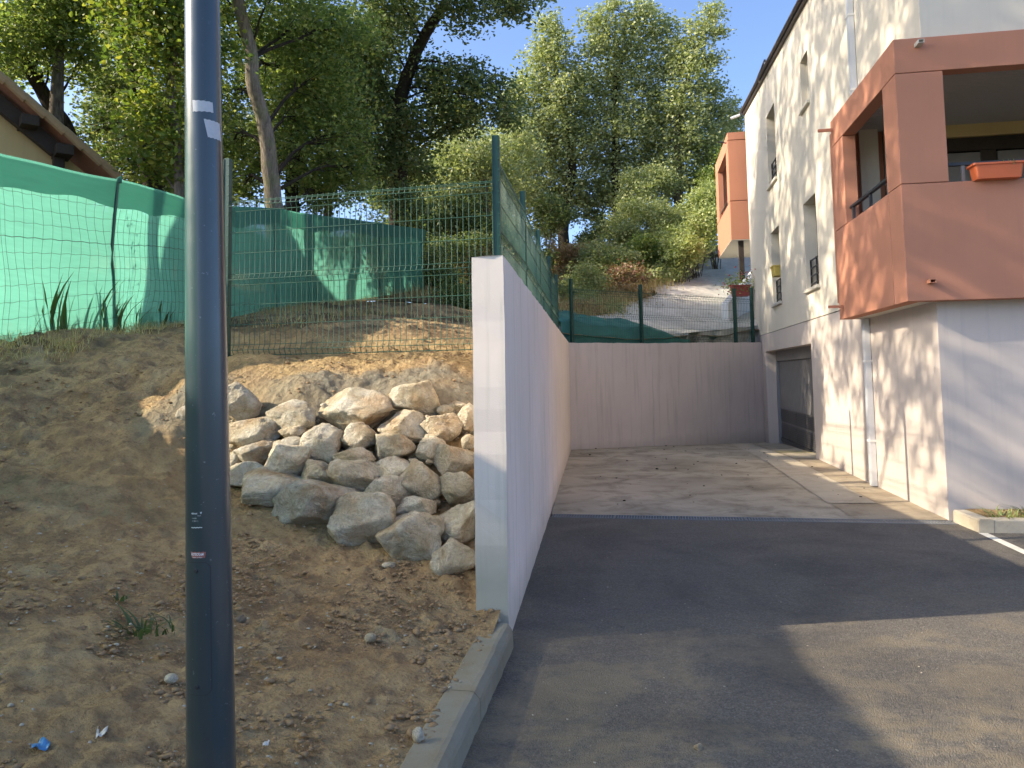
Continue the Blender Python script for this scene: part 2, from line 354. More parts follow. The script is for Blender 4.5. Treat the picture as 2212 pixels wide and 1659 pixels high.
CP += [(.6, 12, 2.25), (1.1, 16, 2.3), (-9, 8, 2.5), (-12, 14, 3.4), (-20, 10, 4), (-15, 0, 2.2), (-9, 20, 4.4), (-30, 30, 8), (-2, 26, 5.0), (-8, 34, 7.2), (0, 45, 8.6), (-25, 60, 11),
       (2.5, 18.2, 2.45), (5, 20, 2.6), (9, 22, 3.0), (14, 24, 4.0)]
for px, py, Y in ((1300, 712, 18.6), (1240, 650, 22), (1380, 670, 21.5), (1450, 640, 23.5), (1560, 650, 24), (1350, 610, 26), (1480, 600, 27.5), (1590, 556, 31), (1560, 590, 28.5), (1300, 560, 30), (1240, 545, 36), (1500, 530, 36)):
    CP.append(tuple(at(px, py, Y)))
CP += [(16, 36, 7.5), (30, 30, 6), (30, 60, 10), (10, 60, 9.6), (60, 40, 8), (-60, 40, 12), (-50, 0, 6), (0, 90, 10), (60, 90, 11), (-60, 90, 14)]
CP = np.array(CP)
def _tps():
    A = CP[:, :2]; n = len(A); d = np.linalg.norm(A[:, None]-A[None], axis=2)
    K = d  # biharmonic-ish radial basis, no overshoot
    Mx = np.zeros((n+3, n+3)); Mx[:n, :n] = K + np.eye(n)*-.02; Mx[:n, n] = 1; Mx[:n, n+1:] = A; Mx[n:, :n] = Mx[:n, n:].T
    return np.linalg.solve(Mx, np.concatenate([CP[:, 2], [0, 0, 0]]))
W = _tps()
def hz(x, y):
    x = np.atleast_1d(np.asarray(x, float)); y = np.atleast_1d(np.asarray(y, float)); P = np.stack([x, y], 1); o = np.empty(len(P))
    for i in range(0, len(P), 40000):
        q = P[i:i+40000]; o[i:i+40000] = np.linalg.norm(q[:, None]-CP[None, :, :2], axis=2) @ W[:-3] + W[-3] + q @ W[-2:]
    return o
def h1(x, y): return float(hz(x, y)[0])

def grid_mesh(name, X, Y, Z, attrs=None, smooth=True, keep=None):
    ny, nx = X.shape; V = np.stack([X.ravel(), Y.ravel(), Z.ravel()], 1)
    I = np.arange(ny*nx).reshape(ny, nx); F = np.stack([I[:-1, :-1], I[:-1, 1:], I[1:, 1:], I[1:, :-1]], -1).reshape(-1, 4)
    if keep is not None: F = F[keep.ravel()]
    return fastmesh(name, V, F, smooth, pt_attr={k: v.ravel() for k, v in (attrs or {}).items()})
def sstep(a, b, x): t = np.clip((x-a)/(b-a), 0, 1); return t*t*(3-2*t)

def build_ground():
    # one sheet to the horizon, below everything
    mb = MB(); mb.add([(-700, -700, -.6), (700, -700, -.6), (700, 700, -.6), (-700, 700, -.6)], [(0, 1, 2, 3)])
    mb.build('ground', mat=m_plain('far_ground', (.10, .10, .05), .95, 0, .3, .2), kind='structure')
    ys = np.concatenate([np.linspace(-6, 1.7, 36)[:-1], np.linspace(1.7, 8.2, 350), np.linspace(8.2, 11, 70)[1:], np.linspace(11, 17.2, 60)[1:]])
    tx = np.concatenate([np.linspace(0, 5.6, 300), 5.6+(np.linspace(0, 1, 46)[1:]**1.6)*11])
    Yg, Tg = np.meshgrid(ys, tx, indexing='ij'); Xg = xr(Yg)-Tg
    Z = hz(Xg.ravel(), Yg.ravel())
    p = np.stack([Xg.ravel(), Yg.ravel(), Z], 1); near = 1-sstep(0, .25, Tg.ravel())
    rough = .6+.8*(fbm(p*.9, 2, 5)*.5+.5)
    bank = sstep(-2.0, -3.0, Xg.ravel())*sstep(4.4, 5.4, Yg.ravel())
    d = fbm(p*1.3, 3, 1)*.035 + np.abs(fbm(p*(3, 3, 6), 4, 9))*.018*rough + fbm(p*14, 4, 22)*.013*rough
    d += bank*(-np.abs(fbm(p*(1.6, 1.6, 4.5), 4, 31))*.10+.03)
    cl = np.clip(fbm(p*11, 2, 44)-.25, 0, 1)*.05*sstep(.0, .5, fbm(p*.8, 2, 50)+.15)
    Z = Z + (d+cl)*(1-.85*near)
    heap = np.zeros_like(Z)
    Xr, Yr = Xg.ravel(), Yg.ravel()
    mort = sstep(6.05, 6.25, Yr+fbm(p*3, 2, 60)*.12)*sstep(6.95, 6.7, Yr+fbm(p*3, 2, 61)*.1)*sstep(-3.1, -2.8, Xr)
    mort = np.clip(mort, 0, 1)*np.clip(.9+fbm(p*5, 2, 3)*.3, 0, 1)
    och = sstep(6.75, 7.1, Yr+fbm(p*2, 2, 62)*.2)*sstep(9.2, 8.4, Yr)*sstep(-3.3, -2.7, Xr)*.8
    och = np.maximum(och, .35*sstep(.1, .5, fbm(p*.7, 3, 70)))
    lit = sstep(-.35, .3, fbm(p*2.2, 3, 80))*np.clip(sstep(8.5, 9.6, Yr)+sstep(6.6, 7.1, Yr+ .3*fbm(p*2, 2, 81))*sstep(-3.9, -4.4, Xr), 0, 1)
    me = grid_mesh('soil_bank', Xg, Yg, Z.reshape(Xg.shape), dict(mortar=mort, ochre=och, litter=lit))
    tag(link('soil_bank', me, mat=MT['soil']), kind='structure')
    # hillside behind the walls
    ys = np.concatenate([np.linspace(17.0, 40, 110), np.linspace(40, 140, 40)[1:]]); xs = np.concatenate([np.linspace(-120, -14, 30)[:-1], np.linspace(-14, 26, 150), np.linspace(26, 120, 30)[1:]])
    Yg, Xg = np.meshgrid(ys, xs, indexing='ij')
    Ys = Yg.copy()
    # the sheet starts along the back of the back wall
    y0 = np.where(Xg < 1.1, 17.0, np.where(Xg < 6.6, 17.0+(Xg-1.1)*.636, 20.5)); f = (Yg-17)/(140-17); Ys = y0+(140-y0)*f
    Z = hz(Xg.ravel(), Ys.ravel()); p = np.stack([Xg.ravel(), Ys.ravel(), Z], 1)
    Z = Z + fbm(p*.5, 3, 7)*.06 + fbm(p*2.2, 3, 8)*.05
    lit = sstep(-.5, .2, fbm(p*.5, 3, 90))
    me = grid_mesh('hillside', Xg, Ys, Z.reshape(Xg.shape), dict(mortar=np.zeros(Xg.shape), ochre=sstep(-.2, .5, fbm(p*.4, 2, 91)), litter=lit))
    tag(link('hillside', me, mat=MT['soil']), kind='structure')
    # left of the fenced bank
    ys = np.linspace(-40, 17.2, 60); xs = np.linspace(-120, -13.5, 50); Yg, Xg = np.meshgrid(ys, xs, indexing='ij'); Xg = Xg + 0*Yg
    Z = hz(Xg.ravel(), Yg.ravel())-.08
    tag(link('terrain', grid_mesh('terrain', Xg, Yg, Z.reshape(Xg.shape), dict(mortar=Z*0, ochre=Z*0, litter=Z*0+.8)), mat=MT['soil']), kind='structure')
build_ground()

# facade frame: F0 ground corner of the building, U along the long facade, Vv along the short front
F0 = V3(4.6, 8.32, 0); U = V3(.162, 1, 0); U /= np.linalg.norm(U); Vv = V3(U[1], -U[0], 0); ZZ = V3(0, 0, 1)
AX = (F0, U, Vv, ZZ)
def fa(s, v, z=0.): return F0+U*s+Vv*v+ZZ*z

WA, WB, WC = V3(-.05, 4.81, 0), V3(1.23, 16.85, 0), V3(6.5, 20.2, 0)     # faces of the retaining walls
def slab_dip(x, y): return -.20*sstep(13.5, 20.2, y+.0*x)*np.clip((x-1.2)/5.0, 0, 1)
def build_paving():
    mb = MB(); DL, DR = V3(.40, 8.90, 0), V3(4.62, 8.10, 0)
    pts = [(-1.6, -8, 0), (40, -8, 0), (40, 2.4, 0), tuple(fa(0, 8)-U*.3), tuple(DR), tuple(DL), (.25, 8.9, 0), (-.13, 4.8, 0)]
    mb.add([(p[0], p[1], 0) for p in pts], [tuple(range(len(pts)))]); mb.build('asphalt_road', mat=MT['asphalt'], kind='structure')
    # concrete slab
    n = 40; t = np.linspace(0, 1, n); A = V3(.42, 9.12, 0); B = V3(4.68, 8.30, 0); C = V3(6.75, 20.6, 0); D = V3(1.2, 17.0, 0)
    T, S = np.meshgrid(t, t, indexing='ij'); P = (1-T)[..., None]*((1-S)[..., None]*A+S[..., None]*B)+T[..., None]*((1-S)[..., None]*D+S[..., None]*C)
    Z = slab_dip(P[..., 0], P[..., 1])
    tag(link('concrete_slab', grid_mesh('concrete_slab', P[..., 0], P[..., 1], Z), mat=MT['slab']), kind='structure')
    # paler strip and gravelly edge by the facade
    def strip(name, v0, v1, s0, s1, dz, mat):
        s = np.linspace(s0, s1, 50); Vs, Ss = np.meshgrid(np.linspace(v0, v1, 6), s, indexing='ij')
        if True:
            w = np.where(Vs == v0, 0.008*np.sin(Ss*5)+.006*np.sin(Ss*13), 0)
        X = F0[0]+U[0]*Ss+Vv[0]*(Vs+w); Y = F0[1]+U[1]*Ss+Vv[1]*(Vs+w)
        tag(link(name, grid_mesh(name, X, Y, slab_dip(X, Y)+dz), mat=mat), kind='structure')
    strip('concrete_path', -.98, -.42, 1.05, 11.6, .008, MT['strip'])
    strip('gravel_edge', -.42, .02, .9, 6.2, .008, MT['gravel'])
    strip('rough_patch', -.95, .02, .02, 1.0, .006, MT['gravel'])
    # threshold of the garage: slab pieces
    for i, (s0, s1, m) in enumerate(((6.25, 7.6, MT['slab']), (7.62, 8.5, MT['yellow_slab']), (8.52, 11.5, MT['slab']))):
        mb = MB(); z0, z1 = [float(slab_dip(*fa(s, 0)[:2])) for s in (s0, s1)]
        mb.add([fa(s0, -.40, z0+.014), fa(s0, .34, z0+.014), fa(s1, .34, z1+.014), fa(s1, -.40, z1+.014)], [(0, 1, 2, 3)])
        mb.build('threshold_slab', mat=m, kind='structure')
    # drain
    dr = empty('drain_channel', tuple(DL), label='long galvanised drain grating across the drive between asphalt and concrete', cat='drain')
    e = (DR-DL); Ln = np.linalg.norm(e); e /= Ln; q = V3(-e[1], e[0], 0); n = 6; w = Ln/n; bx = (DL, e, q, ZZ)
    mb = MB(); mb.box((0, 0, -.12), (Ln, .205, -.06), MT['rail'], bx); mb.build('channel', dr, kind=None)
    for i in range(n):
        mb = MB(); a, b = i*w+.004, (i+1)*w-.004
        mb.box((a, .004, -.02), (b, .020, .006), None, bx); mb.box((a, .185, -.02), (b, .200, .006), None, bx)
        k = int((b-a)/.030)
        for j in range(k+1):
            x = a+(b-a-.009)*j/k; mb.box((x, .0205, -.018), (x+.009, .1845, .003), None, bx)
        mb.box((a, .1, -.019), (b, .104, .002), None, bx)
        mb.build('grate', dr, MT['grate'])
    # painted line
    a = gp(2113, 1152); a2 = gp(2124, 1151.5); d = -U
    mb = MB(); L = 5.; wv = .085
    for k in range(10):
        p0, p1 = a+d*L*k/10, a+d*L*(k+1)/10
        mb.add([p0+ZZ*.004, p1+ZZ*.004, p1+Vv*wv+ZZ*.004, p0+Vv*wv+ZZ*.004], [(0, 1, 2, 3)])
    mb.build('parking_line', mat=MT['line'], kind='structure')
MT['yellow_slab'] = m_concrete('yellowish_concrete', (.36, .32, .17), (.44, .40, .24), ds=.4)
build_paving()

def prism_path(mb, prof, P, D, mat=None):
    """sweep a closed profile (offset, z) along points P, offset direction D"""
    k = len(prof); V = []
    for p, d in zip(P, D):
        for o, z in prof: V.append(p+d*o+ZZ*z)
    F = [(i*k+j, i*k+(j+1) % k, (i+1)*k+(j+1) % k, (i+1)*k+j) for i in range(len(P)-1) for j in range(k)]
    F += [tuple(range(k-1, -1, -1)), tuple(range((len(P)-1)*k, len(P)*k))]
    mb.add(V, F, mat)
def build_kerb():
    k = empty('kerb', (-.1, 4.6, 0), label='low grey concrete kerb running from the wall end towards the camera', cat='kerb')
    d = V3(-.152, -.988, 0); q = V3(-.988, .152, 0); a = V3(-.02, 4.70, 0); L = 1.0
    for i in range(9):
        p0 = a+d*(i*L+.004); p1 = a+d*((i+1)*L-.004); n = 14 if i < 3 else 2
        P = [p0+(p1-p0)*t for t in np.linspace(0, 1, n)]
        prof = [(0, -.1), (0.006, .085), (.012, .105), (.035, .135), (.055, .14), (.17, .14), (.18, .13), (.18, -.1)]
        mb = MB(); prism_path(mb, prof, P, [q]*n)
        V = np.array(mb.v); dd = fbm(V*14, 3, 3)*.006; mb.v = [tuple(v) for v in (V+np.stack([dd, dd*.3, dd*.5*(V[:, 2] > 0)], 1))]
        mb.build('kerb_stone', k, MT['kerb'])
    # planter kerb on the right
    c0, c1, c2 = V3(4.60, 8.24, 0), gp(2115, 1151), gp(2115, 1151)+Vv*6
    k = empty('planter_kerb', tuple(c1), label='pale concrete kerb round the weedy planting strip at the building corner', cat='kerb')
    prof = [(0, -.1), (0.004, .115), (.02, .13), (.13, .13), (.14, .12), (.14, -.1)]
    mb = MB(); prism_path(mb, prof, [c0, c1], [Vv, Vv]); mb.build('kerb_stone', k, MT['strip'])
    for i in range(6):
        mb = MB(); prism_path(mb, prof, [c1+Vv*(i+.004 if i else .143), c1+Vv*(i+.996)], [U, U]); mb.build('kerb_stone', k, MT['strip'])
    n = 40; T, S = np.meshgrid(np.linspace(0, 1, 14), np.linspace(0, 1, 60), indexing='ij')
    P = c1[None, None]+U*(.10+T[..., None]*.5)+Vv*(.10+S[..., None]*5.8); z = .095+.03*T+fbm(np.stack([P[..., 0].ravel(), P[..., 1].ravel(), 0*P[..., 0].ravel()], 1)*9, 3, 4).reshape(T.shape)*.02
    tag(link('planting_soil', grid_mesh('planting_soil', P[..., 0], P[..., 1], z, dict(mortar=z*0, ochre=z*0+.4, litter=z*0+.3)), mat=MT['soil']), kind='structure')
    return c1
PK = build_kerb()

def wall_strip(name, A, B, th, z0, z1a, z1b, mat, mats_end=None, n=60, m=12, seed=0, **k):
    """solid wall from A to B whose right/front face is A-B, thickness to the left; top slightly chipped"""
    A, B = V3(*A), V3(*B); d = (B-A); L = np.linalg.norm(d); d /= L; q = V3(-d[1], d[0], 0)
    mb = MB(); pr = [(0, z0)]+[(0, None, j/m) for j in range(1, m+1)]
    cols = []
    for i in range(n+1):
        p = A+d*L*i/n; zt = z1a+(z1b-z1a)*i/n
        ring = [p+ZZ*z0] + [p+ZZ*(z0+(zt-z0)*j/m) for j in range(1, m+1)] + [p+q*th*.5+ZZ*zt, p+q*th+ZZ*zt] + [p+q*th+ZZ*(z0+(zt-z0)*j/m) for j in range(m-1, -1, -1)]
        cols.append(ring)
    V = np.array(cols).reshape(-1, 3); kk = len(cols[0])
    top = V[:, 2] > z1a-.03; w = fbm(V*6, 3, seed)
    V = V+np.outer(w*.004, q); V[:kk] += np.outer(fbm(V[:kk]*(9, 9, 7), 4, seed+9)*.010, d); V[top, 2] += fbm(V[top]*11, 3, seed+3)*.009-.003
    F = [(i*kk+j, (i+1)*kk+j, (i+1)*kk+(j+1), i*kk+(j+1)) for i in range(n) for j in range(kk-1)]
    mb.add(V, F, mat)
    # ends
    for i, s in ((0, 1), (n, -1)):
        b = i*kk
        for j in range(m):
            f = (b+j, b+j+1, b+kk-2-j, b+kk-1-j) if j < m else None
            if j == m-1: f = (b+j, b+j+1, b+m+1, b+m+2, b+m+3)
            f = tuple(dict.fromkeys(f)); mb.f.append(f if s > 0 else f[::-1]); mb.mi.append(mb._m(mats_end or mat))
    return mb.build(name, **k)
def build_walls():
    wall_strip('retaining_wall', WA, WB, .2, -.4, 2.37, 2.33, MT['wall'], MT['wallend'], 90, 20, 5, label='long pale pink retaining wall running away from the camera left of the drive', cat='wall')
    mid = V3(3.27, 18.15, 0)
    r = empty('back_wall', tuple(WB), label='low greyish render wall closing the end of the driveway', cat='wall')
    wall_strip('wall_section', WB+V3(-.05, .0, 0), mid, .2, -.4, 2.325, 2.335, MT['backwall'], None, 24, 10, 6).parent = r
    o = wall_strip('wall_section', mid+V3(.006, -.016, 0), WC+V3(.05, .03, 0), .2, -.5, 2.338, 2.40, MT['backwall'], None, 30, 10, 8); o.parent = r
    for c in r.children: c.location = Vector(c.location)-Vector(r.location)
    # low drip kerb at the foot
build_walls()

# ------------------------------------------------------------------ the building
def holed(mb, O, E, N, L, z0, z1, th, holes, mat, mat_rev=None, slope=0., back=True):
    """wall in plane O + E*a + Z*z, outward normal -N, thickness along N"""
    xs = sorted({0, L} | {h[0] for h in holes} | {h[1] for h in holes}); zs = sorted({z0, z1} | {h[2] for h in holes} | {h[3] for h in holes})
    xs = [x for x in xs if 0 <= x <= L]; zs = [z for z in zs if z0 <= z <= z1]
    def P(a, z, n): return O+E*a+N*n+ZZ*(z+(slope*a if z == z1 else 0))
    def solid(i, j):
        if not (0 <= i < len(xs)-1 and 0 <= j < len(zs)-1): return None
        cx, cz = (xs[i]+xs[i+1])/2, (zs[j]+zs[j+1])/2
        return not any(h[0] < cx < h[1] and h[2] < cz < h[3] for h in holes)
    for i in range(len(xs)-1):
        for j in range(len(zs)-1):
            if not solid(i, j): continue
            a, b, c, d = xs[i], xs[i+1], zs[j], zs[j+1]
            mb.add([P(a, c, 0), P(b, c, 0), P(b, d, 0), P(a, d, 0)], [(0, 1, 2, 3)], mat)
            if back: mb.add([P(a, c, th), P(b, c, th), P(b, d, th), P(a, d, th)], [(3, 2, 1, 0)], mat)
            for (ii, jj, e) in ((i-1, j, ((a, c), (a, d))), (i+1, j, ((b, d), (b, c))), (i, j-1, ((b, c), (a, c))), (i, j+1, ((a, d), (b, d)))):
                s = solid(ii, jj)
                if s: continue
                (x0, y0), (x1, y1) = e
                mb.add([P(x0, y0, 0), P(x1, y1, 0), P(x1, y1, th), P(x0, y0, th)], [(0, 1, 2, 3)], (mat_rev or mat) if s is False else mat)
WIN = dict(w1=(5.42, 6.05, 6.53, 7.47), w2=(8.85, 9.93, 6.0, 7.70), w3=(5.30, 6.32, 3.15, 4.79), w4=(8.92, 9.97, 3.20, 4.90))
ROOF0, RSL = 7.87, .0805
def build_building():
    B = empty('apartment_building', tuple(F0), label='cream and lilac rendered apartment building with terracotta balconies on the right', cat='building')
    LEN = 13.35
    mb = MB(); holed(mb, fa(0, 0), U, Vv, LEN, -.5, 2.562, .3, [(6.2, 11.45, -.5, 2.13)], MT['lilac'])
    holed(mb, fa(0, .3), Vv, U, 11.7, -.5, 2.562, .3, [], MT['lilac']); mb.build('lower_wall', B)
    mb = MB(); holes = [(0, 2.5, 2.58, 5.16)]+[WIN[k] for k in WIN]
    holed(mb, fa(0, 0), U, Vv, LEN, 2.578, ROOF0, .25, holes, MT['cream'], slope=RSL)
    mb.build('upper_wall', B)
    mb = MB(); holed(mb, fa(0, .252), Vv, U, 11.7, 2.578, ROOF0-.04, .25, [(0, 4.2, 2.58, 5.16)], MT['cream'])
    mb.add([fa(-.002, 0, 5.16), fa(-.002, .252, 5.16), fa(-.002, .252, ROOF0), fa(-.002, 0, ROOF0)], [(0, 1, 2, 3)], MT['cream'])
    mb.add([fa(LEN, 0, -.5), fa(LEN, 12, -.5), fa(LEN, 12, ROOF0+RSL*LEN), fa(LEN, 0, ROOF0+RSL*LEN)], [(0, 1, 2, 3)], MT['cream'])
    mb.add([fa(0, 12, -.5), fa(LEN, 12, -.5), fa(LEN, 12, ROOF0+RSL*LEN), fa(0, 12, ROOF0-.04)], [(0, 1, 2, 3)], MT['cream'])
    mb.build('gable_wall', B)
    mb = MB(); mb.box((.02, .02, 2.555), (LEN-.02, .24, 2.585), MT['rail'], AX); mb.box((-.0+.02, .24, 2.555), (.24, 12, 2.585), MT['rail'], AX); mb.build('joint_line', B)
    # roof
    mb = MB()
    for a, b, c, d, m in ((-.05, LEN+.06, -.07, 12.1, MT['roof']),):
        V = [fa(s, v, ROOF0+RSL*s+dz) for dz in (.004, .09) for s, v in ((a, c), (b, c), (b, d), (a, d))]
        mb.add(V, [(0, 3, 2, 1), (4, 5, 6, 7), (0, 1, 5, 4), (1, 2, 6, 5), (2, 3, 7, 6), (3, 0, 4, 7)], m)
    mb.build('roof', B)
    mb = MB(); P = [fa(s, -.11, ROOF0+RSL*s+.075) for s in (-.05, LEN+.12)]; mb.tube(P, .035, 8, MT['roof']); rg = mb.build('gutter', B, smooth=True)
    mb = MB(); mb.tube([fa(LEN+.05, -.12, ROOF0+RSL*LEN+.02), fa(LEN+.1, -.38, ROOF0+RSL*LEN-.05)], .04, 8, MT['alu']); mb.build('gutter_outlet', B)
    mb = MB(); s0 = 9.3; z = ROOF0+RSL*s0
    mb.box((s0, -.10, z+.24), (s0+1.5, -.06, z+.28), MT['roof'], AX); mb.box((s0+.05, -.09, z+.08), (s0+.08, -.06, z+.24), MT['white'], AX); mb.box((s0+.9, -.09, z+.08), (s0+.93, -.06, z+.24), MT['white'], AX)
    mb.build('skylight_rail', B)
    # windows
    for key, (s0, s1, z0, z1) in WIN.items():
        dep = .17 if key == 'w1' else .27
        w = MB(); w.box((s0, dep, z0), (s1, dep+.02, z1), MT['glass'], AX)
        wo = w.build('window', B, label='narrow upper window' if key == 'w1' else None)
        f = MB()
        for a in ((s0, s0+.06, z0, z1), (s1-.06, s1, z0, z1), (s0+.06, s1-.06, z0, z0+.06), (s0+.06, s1-.06, z1-.06, z1)):
            f.box((a[0], dep-.05, a[2]), (a[1], dep-.002, a[3]), MT['beige'] if key == 'w1' else MT['rail'], AX)
        if key == 'w1': f.box((s0+.02, .03, z0+.02), (s0+.06, .075, z1-.02), MT['beige'], AX)
        f.build('frame', wo)
        f = MB(); V = []
        f.box((s0-.05, -.06, z0-.07), (s1+.05, dep-.06, z0-.008), MT['beige'], AX); f.build('sill', wo, bevel=.008)
        if key != 'w1':
            f = MB(); zt = z0+.55; v = .075
            for q in range(4): f.box((s0+.012, v, z0+.10+q*.15-.012), (s1-.012, v+.022, z0+.10+q*.15+.012), None, AX)
            for s in (s0+.005, s0+.5*(s1-s0), s1-.027): f.box((s, v-.004, z0+.01), (s+.024, v+.026, zt+.02), None, AX)
            f.build('guard_rail', wo, MT['rail'])
    # garage door
    g = MB(); za, zb = -.22, 2.13; v = .30; s0, s1 = 6.2, 11.45
    g.box((s0-.1, v+.012, za), (s1+.1, v+.03, zb+.1), MT['steel'], AX); go = g.build('garage_door', B)
    for i in range(34):
        a = s0+.30+i*(s1-s0-.42)/34; f = MB(); f.box((a, v-.012, .70), (a+(s1-s0-.42)/34-.022, v+.010, 1.86), MT['steel'], AX); f.build('slat', go)
    n = 5
    for i in range(n):
        for (z0, z1) in ((.39, .675), (.0, .345)):
            a = s0+.30+i*(s1-s0-.42)/n; b = a+(s1-s0-.42)/n-.03
            f = MB(); f.box((a, v-.006, z0), (b, v+.010, z1), MT['steel_dark'], AX)
            for q in range(7): zz = z0+.02+q*(z1-z0-.03)/7; f.box((a+.02, v-.012, zz), (b-.02, v-.0065, zz+.016), MT['rail'], AX)
            f.build('panel', go)
    f = MB(); f.box((s0+.02, v-.05, 1.88), (s1-.02, v+.008, zb), MT['steel'], AX); f.box((s1-.14, v-.06, za), (s1-.0, v+.009, 1.875), MT['alu_grey'], AX); f.box((s0, v-.05, za), (s0+.14, v+.009, 1.875), MT['alu_grey'], AX)
    f.box((s0+.142, v-.03, -.10), (s1-.142, v+.007, -.012), MT['rail'], AX); f.build('frame', go)
    # downpipes
    for (z0, z1) in ((.02, 2.33), (5.0, ROOF0+.1)):
        p = MB(); s = 2.49
        p.box((s-.055, -.075, z0), (s+.055, -.008, z1), MT['alu'], AX)
        for q in range(5): p.box((s-.05+q*.022, -.083, z0), (s-.038+q*.022, -.0755, z1), MT['alu'], AX)
        po = p.build('downpipe', B)
        c = MB()
        for z in np.arange(z0+.6, z1-.2, 1.1): c.box((s-.064, -.09, z), (s+.064, -.0, z+.03), MT['white'], AX)
        c.build('brackets', po, kind='stuff')
    # ---- corner loggia balcony
    b = empty('balcony', tuple(fa(0, 0, 2.33))); b.parent = B; b.location = Vector(fa(0, 0, 2.33))-Vector(F0)
    b['label'] = 'terracotta corner balcony with wide openings'
    OR = MT['orange']; vo, so = -.362, -.215; se, ve = 2.56, 4.3; t = .17
    def bx(name, a, c, m=OR, bev=.006, par=b, **k):
        f = MB(); f.box(a, c, m, AX); o = f.build(name, par, bevel=bev, **k); return o
    zb, z1, z2, zt = 2.33, 3.60, 4.82, 5.2; gp_ = .007
    bx('facade_panel', (.215, vo, zb), (se, vo+t, z1-gp_)); 
    # corner block pieces wrap the corner
    for z0_, z1_ in ((zb, z1-gp_),):
        f = MB(); P = [fa(.2, vo), fa(so, vo), fa(so, ve), fa(so+t, ve), fa(so+t, vo+t), fa(.2, vo+t)]
        V = [p+ZZ*z for z in (z0_, z1_) for p in P]; k = 6
        f.add(V, [tuple(range(5, -1, -1)), tuple(range(6, 12))]+[(i, (i+1) % 6, 6+(i+1) % 6, 6+i) for i in range(6)], OR); f.build('facade_panel', b, bevel=.006)
    f = MB(); P = [fa(.24, vo), fa(so, vo), fa(so, .12), fa(so+t, .12), fa(so+t, vo+t), fa(.24, vo+t)]
    V = [p+ZZ*z for z in (z1, z2-gp_) for p in P]; f.add(V, [tuple(range(5, -1, -1)), tuple(range(6, 12))]+[(i, (i+1) % 6, 6+(i+1) % 6, 6+i) for i in range(6)], OR); f.build('corner_post', b, bevel=.006)
    f = MB(); P = [fa(se, vo), fa(so, vo), fa(so, ve), fa(so+t, ve), fa(so+t, vo+t), fa(se, vo+t)]
    V = [p+ZZ*z for z in (z2, zt) for p in P]; f.add(V, [tuple(range(5, -1, -1)), tuple(range(6, 12))]+[(i, (i+1) % 6, 6+(i+1) % 6, 6+i) for i in range(6)], OR); f.build('lintel_panel', b, bevel=.006)
    bx('pier', (1.99, vo, z1), (se, vo+t, z2-gp_)); bx('pier', (so, 4.02, z1), (so+t, ve, z2-gp_))
    bx('inner_core', (so+.025, vo+.03, zb+.05), (.19, vo+t-.03, zt-.04), MT['rail'], 0) if False else None
    # recess behind the joints
    f = MB()
    for z in (z1-.012, z2-.012):
        f.box((so+.02, vo+.02, z-.01), (.2 if z > 4 else .2, vo+t-.02, z+.022), MT['steel_dark'], AX)
        f.box((2.02, vo+.02, z-.01), (se-.02, vo+t-.02, z+.022), MT['steel_dark'], AX)
    f.box((.19, vo+.02, zb+.02), (.225, vo+t-.02, z1-.02), MT['steel_dark'], AX)
    f.build('joint_line', b)
    # slab, roof, end wall, inner walls
    bx('floor_slab', (so+t+.004, vo+t+.004, zb+.006), (se, ve, zb+.24), MT['beige_dark'], 0)
    bx('ceiling', (so+t+.004, vo+t+.004, 5.06), (2.75, ve, 5.17), MT['beige_dark'], 0)
    for i in range(26):
        s = .42+i*.088; f = MB(); f.box((s, vo+t+.01, 5.035), (s+.080, ve-.05, 5.057), MT['slat'], AX); f.build('soffit_board', b)
    bx('back_wall', (2.66, vo+.02, 2.58), (2.74, .36, 5.055), MT['orange'], 0); 
    bx('column', (2.56, .37, 2.58), (2.655, .46, 5.055), MT['white'], .0)
    bx('back_wall', (2.60, .47, 2.58), (2.68, 1.02, 5.055), MT['cream'], 0)
    bx('header', (2.55, 1.03, 4.86), (2.68, ve, 5.05), MT['house'], 0)
    bx('outer_cheek', (se+.002, vo, zb), (se+.012, 0.0, zt), MT['orange'], 0)
    bx('window', (2.64, 1.03, 2.58), (2.66, ve, 4.855), MT['glass'], 0)
    wo = None
    f = MB()
    for v0 in (1.03, 1.62, 2.62, 3.6): f.box((2.585, v0, 2.58), (2.632, v0+.20 if v0 == 1.62 else v0+.08, 4.66), MT['timber'], AX)
    f.box((2.585, 1.03, 4.665), (2.632, ve, 4.85), MT['timber'], AX); f.build('window_frame', b)
    f = MB()
    for v0 in (1.12, 1.84, 2.72): f.box((2.60, v0, 2.6), (2.63, v0+.5, 4.64), MT['steel'], AX)
    f.build('door_leaf', b)
    bx('side_wall', (.0, ve-.1, 2.58), (2.7, ve, 5.05), MT['cream'], 0)
    # rails
    f = MB(); zr = 3.80
    f.box((.25, vo+.05, zr), (1.98, vo+.10, zr+.03), MT['rail'], AX); 
    for s in (.32, 1.1, 1.86): f.box((s, vo+.06, z1+.002), (s+.05, vo+.09, zr-.001), MT['rail'], AX)
    f.box((so+.05, .125, zr-.02), (so+.10, 4.0, zr+.012), MT['rail'], AX)
    for v in (.27, .95, 1.7, 2.5): f.box((so+.06, v, z1+.002), (so+.09, v+.035, zr-.021), MT['steel'], AX)
    f.build('railing', b)
    # overflow spouts
    def spout(p, d, L, w, h, m=OR):
        f = MB(); q = np.cross(ZZ, d); O = V3(*p)
        A = (O, d, q, ZZ)
        f.box((-.03, -w, -h), (L, -w+.006, h), m, A); f.box((-.03, w-.006, -h), (L, w, h), m, A); f.box((-.03, -w+.0062, -h), (L, w-.0062, -h+.006), m, A); f.box((-.03, -w+.0062, h-.006), (L, w-.0062, h), m, A)
        f.box((-.03, -w+.0063, -h+.0063), (.01, w-.0063, h-.0063), MT['glass'], A); f.build('overflow_spout', b)
